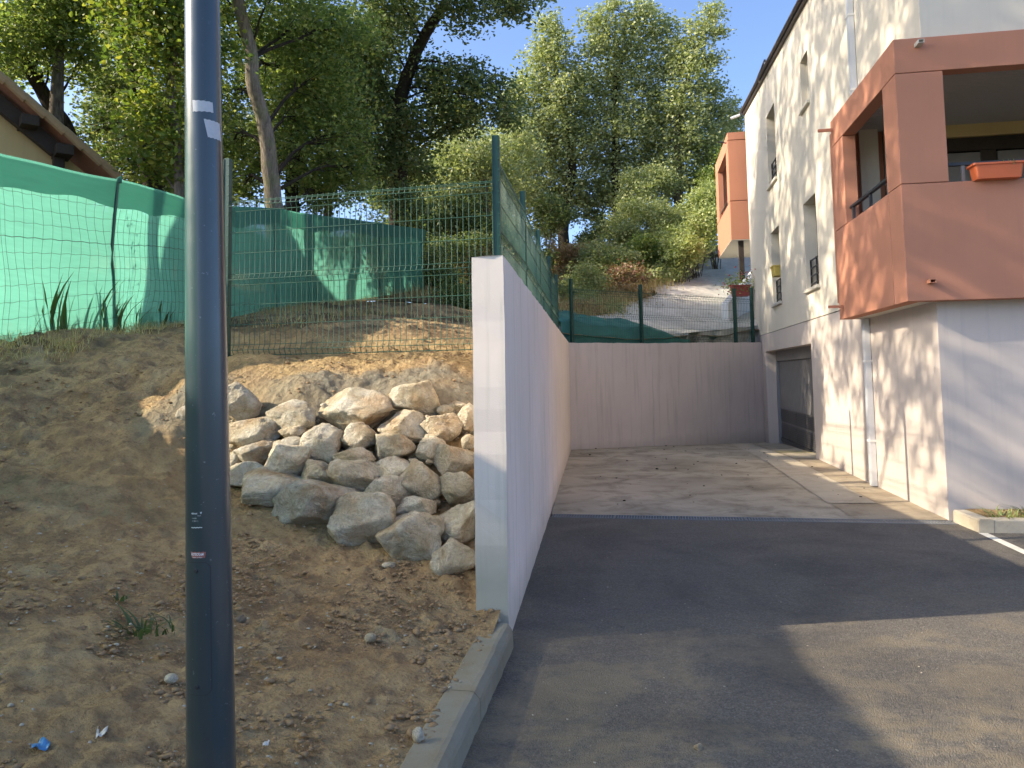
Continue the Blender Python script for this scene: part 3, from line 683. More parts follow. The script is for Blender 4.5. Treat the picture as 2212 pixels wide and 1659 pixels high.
    spout(fa(2.47, vo, 5.05), -Vv, .20, .022, .018); spout(fa(2.35, vo, 2.50), -Vv, .20, .022, .018)
    spout(fa(so, -.12, 5.11), -U, .13, .03, .02, MT['beige']); spout(fa(so, -.13, 2.53), -U, .10, .03, .02, MT['orange'])
    # ---- far balcony
    b2 = empty('balcony', (6.1, 22, 5.4)); b2.parent = B; b2.location = Vector((6.1, 22, 5.4))-Vector(F0); b2['label'] = 'farther terracotta balcony at the back corner'
    O = V3(*at(1571.5, 300, 22.1)); O[2] = 0; A2 = (O, U, Vv, ZZ)
    zb2, zt2 = 5.45, 8.62; w = .62; Ls = 3.6
    def b2x(name, a, c, m=OR, bev=.006):
        f = MB(); f.box(a, c, m, A2); return f.build(name, b2, bevel=bev)
    b2x('facade_panel', (0, 0, zb2), (.2, w, 6.58)); b2x('facade_panel', (0, 0, 6.60), (.2, w, 8.38)); b2x('lintel_panel', (0, 0, 8.40), (.2, w, zt2))
    b2x('facade_panel', (.202, 0, zb2), (Ls, .17, 6.58)); b2x('lintel_panel', (.202, 0, 8.20), (Ls, .17, zt2)); b2x('pier', (.202, 0, 6.60), (.55, .17, 8.19)); b2x('pier', (2.9, 0, 6.60), (Ls, .17, 8.19))
    b2x('floor_slab', (.0, .0, zb2-.012), (Ls, w+1.2, zb2-.002), MT['beige_dark'], 0); b2x('ceiling', (.21, .18, 8.45), (Ls, w+1, 8.55), MT['beige_dark'], 0)
    b2x('inner_wall', (2.95, .18, zb2), (3.05, w+1, 8.44), MT['orange'], 0)
    b2x('railing', (.56, .05, 6.8), (2.89, .09, 6.84), MT['rail'], 0); b2x('railing', (1.2, .06, 6.585), (1.24, .085, 6.795), MT['rail'], 0)
    g0 = h1(O[0], O[1])
    b2x('support_post', (.15, .22, 1.0), (.29, .36, zb2-.014), MT['timber'], 0)
    f = MB(); f.tube([O+V3(-.02, .06, 8.33), O+V3(-.30, .03, 8.36)], .02, 5, MT['rail']); f.build('overflow_spout', b2)
MT['beige_dark'] = m_plain('beige_soffit', (.62, .58, .48), .85, 0, .1, 5)
MT['alu_grey'] = m_plain('grey_door_rail', (.24, .25, .27), .45, .2)
build_building()

def trough(name, O, X, Y, L, w, h, mat, stuff=None, **k):
    """tapered window box with rim; X length, Y depth"""
    e = empty(name, tuple(O), **k); mb = MB(); N = 12
    def ring(sx, sy, z, inset=0):
        P = []
        for a, b in ((-1, -1), (1, -1), (1, 1), (-1, 1)):
            cx, cy = a*(L/2*sx-.02), b*(w/2*sy-.02)
            for q in range(4):
                an = {(-1, -1): math.pi, (1, -1): 1.5*math.pi, (1, 1): 0, (-1, 1): .5*math.pi}[(a, b)]+q*math.pi/6
                P.append(O+X*(cx+math.cos(an)*.02*(1-inset))+Y*(cy+math.sin(an)*.02*(1-inset))+ZZ*z)
        return P
    R = [ring(.86, .78, 0), ring(.93, .92, h*.85), ring(.95, .95, h*.86), ring(1.02, 1.05, h*.88), ring(1.02, 1.05, h), ring(.95, .93, h), ring(.92, .88, h*.72)]
    V = [p for r in R for p in r]; k_ = 16
    F = [(i*k_+j, i*k_+(j+1) % k_, (i+1)*k_+(j+1) % k_, (i+1)*k_+j) for i in range(len(R)-1) for j in range(k_)]+[tuple(range(15, -1, -1))]
    mb.add(V, F, mat); mb.build('trough', e, smooth=False)
    mb = MB(); mb.add(R[-1], [tuple(range(16))], MT['soil']); mb.build('potting_soil', e)
    return e
def blades(name, base, n, h, w, mat, parent=None, spread=.1, lean=.5, seed=0, smooth=False, **k):
    """a tuft of blade leaves, one mesh"""
    r = np.random.default_rng(seed); V = []; F = []; R = []
    for i in range(n):
        an = r.uniform(0, 2*math.pi); rr = spread*math.sqrt(r.uniform()); b = V3(*base)+V3(math.cos(an)*rr, math.sin(an)*rr, 0)
        hh = h*r.uniform(.5, 1.1); le = lean*r.uniform(.2, 1)*hh; d = V3(math.cos(an+r.normal()*.6), math.sin(an+r.normal()*.6), 0); q = np.cross(d, ZZ); m = 4
        o = len(V)
        for j in range(m+1):
            t = j/m; c = b+d*le*t*t+ZZ*hh*(t-.25*lean*t*t); ww = w*(1-t)**.7*.5+.0004
            V += [c-q*ww, c+q*ww]
        for j in range(m): F.append((o+2*j, o+2*j+1, o+2*j+3, o+2*j+2)); R.append(0)
        R[-m:] = [r.uniform()]*m
    me = fastmesh(name, V, F, face_attr={'rnd': R}); return tag(link(name, me, parent, mat), **k)
def build_pots():
    O = fa(-.215-.035, .57, 3.585); e = trough('window_box', O, Vv, U, .50, .20, .165, MT['terracotta'], label='orange plastic flower trough hung on the balcony ledge', cat='planter')
    blades('withered_plant', O+ZZ*.13+Vv*.12, 26, .07, .012, L_YELL, e, .10, 1.2, 3)
    s0 = 9.0; O = fa(9.25, -.02, 3.78)
    y = trough('window_pot', O, U, Vv, .42, .22, .24, MT['yellow'], label='yellow pot hooked on the rail of the lower far window', cat='planter')
build_pots()

# ------------------------------------------------------------------ lamp post
def build_post():
    zb, zt = -.15, 7.0; y0 = 2.5
    base = at(456.5, 1659, y0); top = at(437, 0, y0); d = (top-base); 
    def cen(z): return base+d*((z-base[2])/d[2])
    def rad(z): t = (z-base[2])/(top[2]-base[2]); return (.0735-.0180*t)
    e = empty('street_lamp', tuple(cen(.2)), label='dark blue-grey tapered lamp post standing on the soil in front', cat='lamp post')
    mb = MB(); zs = list(np.linspace(zb, 3.4, 40))+[5, 7.0]; mb.tube([cen(z) for z in zs], [rad(z) for z in zs], 64, MT['pole']); mb.build('pole', e, smooth=True)
    # the lantern is above the picture
    mb = MB(); c = cen(7.0); mb.tube([c, c+V3(.25, .3, .25), c+V3(.6, .7, .3)], .03, 10, MT['pole']); mb.build('arm', e, smooth=True)
    mb = MB(); mb.box((.45, .55, .24), (.85, .95, .34), MT['pole'], (c, V3(1, 0, 0), V3(0, 1, 0), ZZ)); mb.build('lantern', e, bevel=.03)
    toward = math.atan2(-cen(1)[1], -cen(1)[0])   # direction to the camera
    def skin(u, z, off=0.):                          # u = metres to the right seen from the camera
        r = rad(z); a = toward+u/r; return cen(z)+V3(math.cos(a), math.sin(a), 0)*(r+off)
    def patch(name, u0, u1, z0, z1, off, mat, nu=12, nz=2, warp=None, **k):
        V = []; 
        for j in range(nz+1):
            for i in range(nu+1):
                u = u0+(u1-u0)*i/nu; z = z0+(z1-z0)*j/nz
                if warp: u, z = warp(u, z, i/nu, j/nz)
                V.append(skin(u, z, off))
        F = [(j*(nu+1)+i, j*(nu+1)+i+1, (j+1)*(nu+1)+i+1, (j+1)*(nu+1)+i) for j in range(nz) for i in range(nu)]
        mb = MB(); mb.add(V, F, mat); return mb.build(name, e, smooth=True, **k)
    def zpx(py): return at(450, py, y0-.07)[2]
    # hatch: outline u from about -.06 to +.003 ; built as a raised plate with a dark seam round it
    def hatch(name, u0, u1, z0, z1, r, off, mat):
        P = []
        for cx, cz, a0 in ((u1-r, z1-r, 0), (u0+r, z1-r, 90), (u0+r, z0+r, 180), (u1-r, z0+r, 270)):
            for q in range(7): a = math.radians(a0+q*15); P.append((cx+r*math.cos(a), cz+r*math.sin(a)))
        # fan by rows to follow the curve
        nz, nu = 30, 14; V = []; 
        for j in range(nz+1):
            z = z0+(z1-z0)*j/nz; dz = max(0, r-(z-z0), r-(z1-z)); ins = r-math.sqrt(max(0, r*r-dz*dz)) if dz > 0 else 0
            for i in range(nu+1): V.append(skin(u0+ins+(u1-u0-2*ins)*i/nu, z, off))
        F = [(j*(nu+1)+i, j*(nu+1)+i+1, (j+1)*(nu+1)+i+1, (j+1)*(nu+1)+i) for j in range(nz) for i in range(nu)]
        mb = MB(); mb.add(V, F, mat); return mb.build(name, e, smooth=True)
    zt_, zb_ = zpx(1216), zpx(1500)
    hatch('hatch_seam', -.082, .0055, zb_-.002, zt_+.002, .014, .0006, MT['rail'])
    hd = hatch('access_door', -.0795, .0030, zb_, zt_, .012, .0016, MT['pole'])
    for py in (1233, 1483):
        z = zpx(py); mb = MB(); c = skin(-.038, z, .001); n = skin(-.038, z, .005)
        mb.tube([c, n, n+(n-c)*.1], [.0065, .0060, .0042], 12, MT['rail']); mb.build('lock_screw', hd)
    # stickers
    def px_u(px, py): 
        z = zpx(py); c = cen(z); lo, hi = -.11, .11
        for _ in range(30):
            m = (lo+hi)/2; P = skin(m, z); 
            x, y, zz = P[0], P[1], P[2]-EYE; cp, sp = math.cos(PITCH), math.sin(PITCH); dep = y*cp+zz*sp; q = -y*sp+zz*cp
            X = PX0+FPX*(x*c_-q*s_)/dep
            if X < px: lo = m
            else: hi = m
        return lo
    def sticker(q, mat, off=.0007, name='sticker', **k):
        (a, b, c, d) = [(px_u(*p), zpx(p[1])) for p in q]   # tl tr br bl
        nu, nz = 12, 4; V = []
        for j in range(nz+1):
            for i in range(nu+1):
                s, t = i/nu, j/nz; u = (1-t)*((1-s)*a[0]+s*b[0])+t*((1-s)*d[0]+s*c[0]); z = (1-t)*((1-s)*a[1]+s*b[1])+t*((1-s)*d[1]+s*c[1])
                if j in (0, nz): z += .0012*math.sin(i*2.1)
                V.append(skin(u, z, off))
        F = [(j*(nu+1)+i, (j+1)*(nu+1)+i, (j+1)*(nu+1)+i+1, j*(nu+1)+i+1) for j in range(nz) for i in range(nu)]
        mb = MB(); mb.add(V, F, mat); return mb.build(name, e, smooth=True, **k)
    sticker([(416, 213), (459, 214), (461, 236), (417, 238)], MT['paper'], label='torn whitish sticker remnant')
    sticker([(440, 253), (474, 255), (477, 293), (449, 292)], MT['paper'], label='slanted pale sticker remnant')
    sticker([(413, 1193), (445, 1192), (443, 1205), (415, 1206)], MT['red'], .0005, label='small label with white lettering')
    sticker([(414, 1139.5), (437, 1138.5), (437, 1140), (414, 1141)], MT['ink'], .0006, name='printed_rule')
    # text wrapped on the shaft
    def text(s, px, py, hgt, wid, mat, name='lettering', shear=0., bold=.0):
        cu = bpy.data.curves.new('t', 'FONT'); cu.body = s; cu.size = 1; cu.shear = shear; cu.offset = bold; cu.resolution_u = 2
        ob = bpy.data.objects.new('t', cu); COL.objects.link(ob); bpy.context.view_layer.update()
        me = bpy.data.meshes.new_from_object(ob.evaluated_get(bpy.context.evaluated_depsgraph_get())); bpy.data.objects.remove(ob)
        co = np.array([v.co[:] for v in me.vertices]); x0, x1 = co[:, 0].min(), co[:, 0].max(); y1 = co[:, 1].max()
        u0, z0 = px_u(px, py), zpx(py)
        for v, c in zip(me.vertices, co): v.co = Vector(skin(u0+(c[0]-x0)/(x1-x0)*wid, z0+c[1]/y1*hgt, .0011))
        me.materials.clear(); o = link(name, me, e, mat); return o
    text('valmont', 414, 1111, .0062, .021, MT['ink'], bold=.02)
    text('V', 432, 1110, .0060, .0065, MT['ink'], name='logo_mark', bold=.06)
    text('FRANCE', 427, 1115, .0028, .010, MT['paper'])
    text('CHARVIEU', 415, 1121, .0032, .017, MT['paper'])
    text('01 38/08 - C 2', 416, 1127, .0038, .020, MT['paper'])
    text('ROTECFLAM', 414, 1200, .0078, .041, MT['ink'], shear=.3, bold=.03)
    text('TRAITEMENT DE SURFACE', 416, 1205, .0028, .033, MT['ink'], bold=.01)
build_post()

# ------------------------------------------------------------------ wire panel fences
def wire_panel(name, A, B, z0, z1, folds, parent, out, step=.055, r=.0026):
    """A,B ground points, folds: z of V bends, out: direction of the bulge"""
    A, B = V3(*A), V3(*B); d = B-A; L = np.linalg.norm(d); d /= L; n = int(L/step)
    zs = [z1]
    for f in folds: zs += [f+.052, f+.05, f, f-.05, f-.052]
    zs = sorted(set([z0]+[z for z in zs if z0 <= z <= z1])); 
    def off(z):
        for f in folds:
            if abs(z-f) < .051: return .028*(1-abs(z-f)/.051)
        return 0
    k = 4; V = []; F = []
    for i in range(n+1):
        base = A+d*(L*(i+.0)/n)
        o = len(V)
        for z in zs:
            c = base+out*off(z)+ZZ*(z-0)
            for j in range(k):
                q = math.pi/4+j*math.pi/2; V.append(c+d*math.cos(q)*r*1.3+out*math.sin(q)*r*1.3)
        F += [(o+a*k+j, o+a*k+(j+1) % k, o+(a+1)*k+(j+1) % k, o+(a+1)*k+j) for a in range(len(zs)-1) for j in range(k)]
    hzs = [z1-.028]
    for f in folds: hzs += [f+.052, f, f-.052]
    zz = sorted(set(hzs+[z0+.01]))
    ext = []
    for a, b in zip(zz[:-1], zz[1:]):
        m = int(round((b-a)/.2)); ext += [a+(b-a)*q/m for q in range(1, m)] if m > 1 else []
    for z in [q for q in zz+ext if z0 <= q <= z1]:
        o = len(V)
        for p in (A, B):
            c = p+out*(off(z)+.004)+ZZ*z
            for j in range(k):
                q = math.pi/4+j*math.pi/2; V.append(c+ZZ*math.cos(q)*r*1.5+out*math.sin(q)*r*1.5)
        F += [(o+j, o+(j+1) % k, o+k+(j+1) % k, o+k+j) for j in range(k)]
    return link(name, fastmesh(name, V, F), parent, MT['green_wire'])
def fence_post(p, z0, z1, parent, d, w=.055, t=.05, clips=True):
    q = np.cross(ZZ, d); mb = MB(); A = (V3(p[0], p[1], 0), q, d, ZZ)
    mb.box((-w/2, -t/2, z0), (w/2, t/2, z1), MT['green_post'], A)
    mb.box((w/2+.0, -t/2-.006, z0), (w/2+.006, t/2+.006, z1), MT['green_post'], A); mb.box((-w/2-.006, -t/2-.006, z0), (-w/2, t/2+.006, z1), MT['green_post'], A)
    mb.box((-w/2, -t/2-.001, z1), (w/2, t/2+.001, z1+.006), MT['green_wire'], A)
    o = mb.build('post', parent)
    if clips:
        c = MB()
        for z in np.arange(z0+.12, z1-.05, .10): c.box((-w/2-.008, -t/2-.012, z), (-w/2+.012, -t/2-.0065, z+.012), MT['green_wire'], A)
        c.build('clips', o, kind='stuff')
    return o
def build_fences():
    ux = (WB-WA)/np.linalg.norm(WB-WA); lf = V3(-ux[1], ux[0], 0)
    posts = [V3(-.12, 6.86, 0), V3(.15, 8.98, 0), V3(.41, 11.42, 0), V3(.69, 13.95, 0), V3(.97, 16.55, 0)]
    f = empty('wire_fence', tuple(posts[0]+ZZ*1.9), label='green welded wire fence standing along the top of the pink retaining wall', cat='fence')
    for p in posts: fence_post(p, h1(p[0]-.05, p[1])-.3, 3.78, f, ux)
    for a, b in zip(posts[:-1], posts[1:]): wire_panel('wire_panel', a+ux*.03+lf*-.02, b-ux*.03+lf*-.02, 1.86, 3.56, [3.46, 2.87, 2.2], f, -lf)
    pl = V3(-2.78, 7.48, 0); pr = posts[0]; d = (pr-pl)/np.linalg.norm(pr-pl); nrm = V3(d[1], -d[0], 0)
    f = empty('wire_fence', tuple(pl+ZZ*1.9), label='green welded wire fence panel facing the camera above the boulders', cat='fence')
    fence_post(pl, 1.4, 3.79, f, V3(*(-nrm)), .05)
    wire_panel('wire_panel', pl+d*.03, pr-d*.04-V3(0, .03, 0), 1.84, 3.375, [3.31, 2.585, 1.90], f, nrm)
    # fence on the back wall
    e = (WC-WB); e /= np.linalg.norm(e); q = V3(e[1], -e[0], 0)
    def onwall(px):
        d = ray(px, 740); c = np.linalg.solve(np.array([[d[0], -e[0]], [d[1], -e[1]]]), (WB-q*.1)[:2]); return (WB-q*.1)+e*c[1]
    f = empty('wire_fence', tuple(WB+ZZ*2.33), label='dark green wire fence on top of the wall at the end of the drive', cat='fence')
    P = [onwall(x) for x in (1236, 1386.5, 1590, 1627)]
    for p, zt in zip(P, (3.75, 3.72, 3.78, 3.83)): fence_post(p, 2.30, zt, f, e, .06)
    for a, b in zip(P[:-1], P[1:]): wire_panel('wire_panel', a+e*.03, b-e*.03, 2.36, 3.55, [3.46, 2.95, 2.45], f, q, r=.0026)
    return P
BACKPOSTS = build_fences()

# ------------------------------------------------------------------ green shade net on an old fence
NETCTL = [(-260, 318, 790, 5.7), (-120, 335, 755, 6.6), (0, 345, 730, 7.6), (130, 368, 724, 8.3), (258, 390, 715, 9.0), (330, 410, 708, 9.9), (400, 434, 702, 10.8), (500, 446, 686, 12.2), (592, 451, 668, 13.8), (700, 467, 656, 15.6), (822, 483, 640, 17.7), (915, 497, 625, 19.2)]
def build_net():
    T = np.array([at(a, b, Y) for a, b, c, Y in NETCTL]); Bm = np.array([at(a, c, Y) for a, b, c, Y in NETCTL]); 
    ext = np.array([(-5.05, -5, 1.85), (-5.2, -1, 1.87), (-5.3, 3, 1.93), (-5.28, 5.33, 1.98), (-5.27, 5.43, 1.98), (-5.22, 6.5, 2.0), (-5.16, 6.85, 2.03)]); Bm[2:5, 2] -= (.2, .12, .05); ext[:, 2] -= .25; T = np.concatenate([ext+(0, 0, .25)+(0, 0, 2.08), T[2:]]); T[4:6, 2] = 2.62; T[6, 2] = 3.88; T[7:9, 2] += (.05, .02); Bm = np.concatenate([ext, Bm[2:]])  # ext: unseen stretch at left, its top lowered to let sun onto the boulders
    f = empty('net_fence', tuple(Bm[9]), label='old fence hung with green shade netting along the top of the soil bank', cat='fence')
    s = np.concatenate([[0], np.cumsum(np.linalg.norm(np.diff((T+Bm)/2, axis=0), axis=1))])
    def curve(q, C): return np.stack([np.interp(q, s, C[:, i]) for i in range(3)], -1)
    def surf(q, t, off):   # q along, t 0 bottom .. 1 top
        b, tp = curve(q, Bm), curve(q, T); P = b+(tp-b)*t[..., None]
        d = curve(q+.05, Bm)-curve(q-.05, Bm); n = np.stack([d[..., 1], -d[..., 0], 0*d[..., 0]], -1); n /= np.linalg.norm(n, axis=-1)[..., None]+1e-9
        w = .035*np.sin(q*1.9+t*2.0)+.02*np.sin(q*5.1+t*5)+.015*np.sin(q*.7+t*9)
        return P+n*((w+off)[..., None] if np.ndim(w) else w+off)+ZZ*0
    joints = [0, 3, 7, 9, 13, 15, 16]
    for a, b in zip(joints[:-1], joints[1:]):
        q = np.linspace(s[a], s[b], int((s[b]-s[a])/.06)); t = np.linspace(0, 1, 40); Q, TT = np.meshgrid(q, t, indexing='ij')
        P = surf(Q, TT, 0.); me = grid_mesh('netting', P[..., 0], P[..., 1], P[..., 2]); link('netting', me, f, MT['net'])
        # folded-over top band
        t = np.linspace(.85, 1.004, 12); Q, TT = np.meshgrid(q, t, indexing='ij'); sag = .02*np.sin(Q*2.3)+.01*np.sin(Q*7)
        P = surf(Q, TT+(sag-.02)*(1-(TT-.85)/.154), .03+.02*(1-(TT-.85)/.154)*np.abs(np.sin(Q*3.3)))
        me = grid_mesh('netting_fold', P[..., 0], P[..., 1], P[..., 2]); link('netting_fold', me, f, MT['net_fold'])
        # wires of the old fence, on the near side
        mb = MB(); 
        for t0 in np.linspace(.03, .99, 13):
            qq = np.linspace(s[a], s[b], int((s[b]-s[a])/.09)); P = surf(qq, np.full(len(qq), t0), .012)+ZZ*(np.sin(qq*31)*.006+.012*np.sin(qq*2.1+t0*7))[:, None]
            mb.tube(P, .0022 if abs(t0-.59) > .03 else .004, 3, None, False)
        for q0 in np.arange(s[a]+.05, s[b], .115):
            tt = np.linspace(0, .98, 16); P = surf(np.full(16, q0)+.02*np.sin(tt*14+q0*3)+.03*np.sin(q0*2+tt*3), tt, .014); mb.tube(P, .0018, 3, None, False)
        mb.build('wire_mesh', f, MT['tin_wire'])
    for px0, py0, px1, py1, Y, w in ((228, 722, 258, 386, 9.0, .035), (592, 672, 592, 451, 13.8, .035), (822, 645, 820, 482, 17.7, .035), (800, 645, 770, 510, 17.5, .02), (918, 628, 908, 500, 19.2, .035), ):
        a, b = at(px0, py0+14, Y-.04), at(px1, py1, Y-.04); mb = MB(); d = (b-a)/np.linalg.norm(b-a); x = V3(1, .2, 0); x /= np.linalg.norm(x); y = np.cross(d, x)
        Lp = np.linalg.norm(b-a); mb.box((-w, -.004, 0), (w*.0, .004, Lp), MT['green_post'], (a, x, y, d)); mb.box((-.004, -w*1.2, 0), (.004, -.0045, Lp), MT['net_post'], (a, x, y, d)); mb.build('post', f)
    mb = MB(); c = at(258, 386, 8.95); mb.tube([c-ZZ*.05, c+ZZ*.0, c+V3(.02, 0, .03)], [.03, .03, .008], 8, MT['net_fold']); mb.build('post_cap', f)
    return surf, s[5:]
MT['net_post'] = m_plain('weathered_post', (.10, .15, .11), .7)
NSURF, NS = build_net()

# ------------------------------------------------------------------ boulders
BLD = [(415, 275, 190, 240, .45, 'upright pinkish grey boulder in the top row right beside the lamp post'),
 (730, 350, 300, 175, .25, 'greyish boulder half bedded in mortar, second in the top row from the lamp post'),
 (1120, 325, 420, 265, .0, 'largest cream boulder of the top row, long and rounded with a deep crease'),
 (1500, 245, 275, 190, .0, 'pale top row boulder with small pits, highest of all the boulders'),
 (490, 460, 340, 165, .15, 'long flat boulder beside the lamp post directly under the upright pinkish one'),
 (735, 460, 150, 80, .1, 'small flat olive brown stone wedged above a grey cobble'),
 (730, 535, 165, 92, .35, 'small smooth grey-green cobble wedged among the left boulders'),
 (915, 535, 235, 235, .1, 'triangular brown boulder under the left end of the largest cream boulder'),
 (1147, 490, 255, 175, .0, 'rounded yellowish boulder directly below the largest cream boulder'),
 (1440, 430, 285, 200, .0, 'sharp tan boulder under the pitted top boulder'),
 (1365, 547, 230, 150, .0, 'squat whitish boulder with a notched right corner in mid heap'),
 (1665, 435, 230, 175, .0, 'rusty flecked boulder near the wall below two pebbles'),
 (1605, 565, 155, 165, .0, 'small bright orange-tan boulder leaning in the dirt near the wall'),
 (1815, 360, 140, 155, .0, 'sunlit cream boulder cut off by the wall edge near the top'),
 (1765, 640, 260, 195, .05, 'honeycombed brown boulder against the wall at mid height'),
 (1845, 520, 90, 90, .0, 'thin tan stone against the wall above the honeycombed boulder'),
 (475, 580, 285, 135, .55, 'dark grey slab-like boulder beside the lamp post'),
 (705, 625, 285, 205, .0, 'blocky cream boulder just below the smooth cobble'),
 (1115, 622, 250, 125, .0, 'flat tan boulder under the rounded yellowish one'),
 (1355, 682, 220, 128, .0, 'flat sunlit boulder with sharp corners left of a round speckled boulder'),
 (1120, 742, 300, 205, .1, 'grey-tan boulder with a pointed left side in the centre of the heap'),
 (900, 715, 205, 145, .0, 'smallish ochre boulder left of the central pointed one'),
 (450, 722, 240, 145, .4, 'flat pale grey boulder beside the lamp post low in the heap'),
 (615, 800, 380, 205, .15, 'long pinkish boulder with a rough top in the lower left of the heap'),
 (1525, 765, 280, 235, .05, 'rounded speckled boulder at the right of centre'),
 (1320, 852, 245, 205, .2, 'brownish grey boulder under the round speckled one'),
 (1782, 812, 215, 185, .15, 'pale grey jagged boulder against the wall low down'),
 (862, 922, 450, 285, .62, 'big dark charcoal boulder at the bottom left of the heap'),
 (1172, 1030, 355, 330, .05, 'large tilted blocky boulder with rust stains in the bottom row'),
 (1500, 937, 225, 135, .1, 'small flat-topped boulder above the wide bottom boulder'),
 (1465, 1132, 370, 280, .25, 'wide pale boulder in the bottom row, second from the wall'),
 (1768, 1037, 255, 255, .05, 'cracked yellowish boulder against the wall in the bottom row'),
 (1757, 1257, 270, 210, .35, 'lowest boulder of the heap with a white face, resting by the wall'),
 (350, 640, 70, 100, .1, 'tan stone mostly hidden behind the lamp post'),
 (70, 340, 130, 110, .3, 'greyish boulder peeping out left of the lamp post'),
 (1690, 316, 95, 60, .2, 'smooth oval tan pebble beside the top right boulder'),
 (1765, 285, 90, 50, .1, 'flat pale stone next to the oval pebble near the wall'),
 (1488, 635, 52, 26, .0, 'tiny orange pebble in the dirt in mid heap'),
 (1330, 1296, 82, 36, .0, 'small yellowish pebble on the soil below the boulders'),
 (1590, 640, 40, 26, .6, 'small dark pebble beneath the leaning orange-tan boulder'),
 (930, 292, 40, 40, .1, 'tiny tan pebble at the left tip of the largest cream boulder'),
 (1590, 380, 50, 60, .2, 'small brown stone between the sharp tan and rusty flecked boulders'),
 (1100, 560, 60, 30, .3, 'thin dark stone chinked under the rounded yellowish boulder')]
def icosphere(sub):
    import bmesh
    bm = bmesh.new(); bmesh.ops.create_icosphere(bm, subdivisions=sub, radius=1); V = np.array([v.co[:] for v in bm.verts]); F = np.array([[v.index for v in f.verts] for f in bm.faces]); bm.free(); return V, F
ICO = {k: icosphere(k) for k in (1, 2, 3, 5)}
def rock_mesh(seed, dims, sub=5, smooth_pebble=False, rough=1.):
    r = np.random.default_rng(seed); V, F = ICO[sub]; V = V.copy()
    if not smooth_pebble:
        n = 13; N = r.normal(size=(n, 3)); N /= np.linalg.norm(N, axis=1)[:, None]; D = r.uniform(.58, .86, n)
        c = V@N.T; rad = np.where(c > .05, D/np.maximum(c, .05), 9.); k = 42
        R = -np.log(np.exp(-k*np.minimum(rad, 1.4)).sum(1)+math.exp(-k*1.08))/k
        V = V*R[:, None]
        V *= (1+.055*rough*fbm(V*1.8+seed, 3, seed)+.050*rough*(np.abs(fbm(V*3.6+seed*2, 4, seed+5))-.3)+.020*fbm(V*9, 4, seed)-.022*np.clip(fbm(V*5+seed, 3, seed+8)-.15, 0, 1))[:, None]
    else: V *= (1+.05*fbm(V*1.4+seed, 2, seed))[:, None]
    V -= (V.max(0)+V.min(0))/2; V /= (V.max(0)-V.min(0)); V *= dims
    return fastmesh('boulder', V, F, True)
def build_boulders():
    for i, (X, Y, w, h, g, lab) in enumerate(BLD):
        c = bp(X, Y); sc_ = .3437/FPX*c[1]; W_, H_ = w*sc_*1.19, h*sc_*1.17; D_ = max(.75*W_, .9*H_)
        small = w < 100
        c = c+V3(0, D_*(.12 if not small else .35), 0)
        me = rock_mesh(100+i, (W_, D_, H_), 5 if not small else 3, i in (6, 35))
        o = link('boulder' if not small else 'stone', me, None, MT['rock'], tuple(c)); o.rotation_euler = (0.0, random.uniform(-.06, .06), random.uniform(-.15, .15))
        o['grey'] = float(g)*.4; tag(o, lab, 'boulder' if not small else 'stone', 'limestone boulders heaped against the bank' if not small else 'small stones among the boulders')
build_boulders()

def scatter_pebbles(name, pts, smin, smax, mat, seed, sub=1, flat=.6, **k):
    r = np.random.default_rng(seed); V0, F0_ = ICO[sub]; VV = []; FF = []; o = 0
    for p in pts:
        s = smin*(smax/smin)**(r.uniform()**2.2); a = r.uniform(0, 6.28); R = np.array([[math.cos(a), -math.sin(a), 0], [math.sin(a), math.cos(a), 0], [0, 0, 1]])
        v = V0*(1+.30*r.normal(size=(len(V0), 1)))*(s, s*r.uniform(.6, 1), s*flat*r.uniform(.6, 1.1)); VV.append(v@R.T+p); FF.append(F0_+o); o += len(V0)
    return tag(link(name, fastmesh(name, np.concatenate(VV), np.concatenate(FF)), None, mat), kind='stuff', **k)
def land_pts(n, f, seed):
    r = np.random.default_rng(seed); out = []
    x = []; y = []
    while len(x) < n:
        a, b = f(r); 
        if a < float(xr(b))-.02: x.append(a); y.append(b)
    z = hz(x, y); return np.stack([x, y, z], 1)
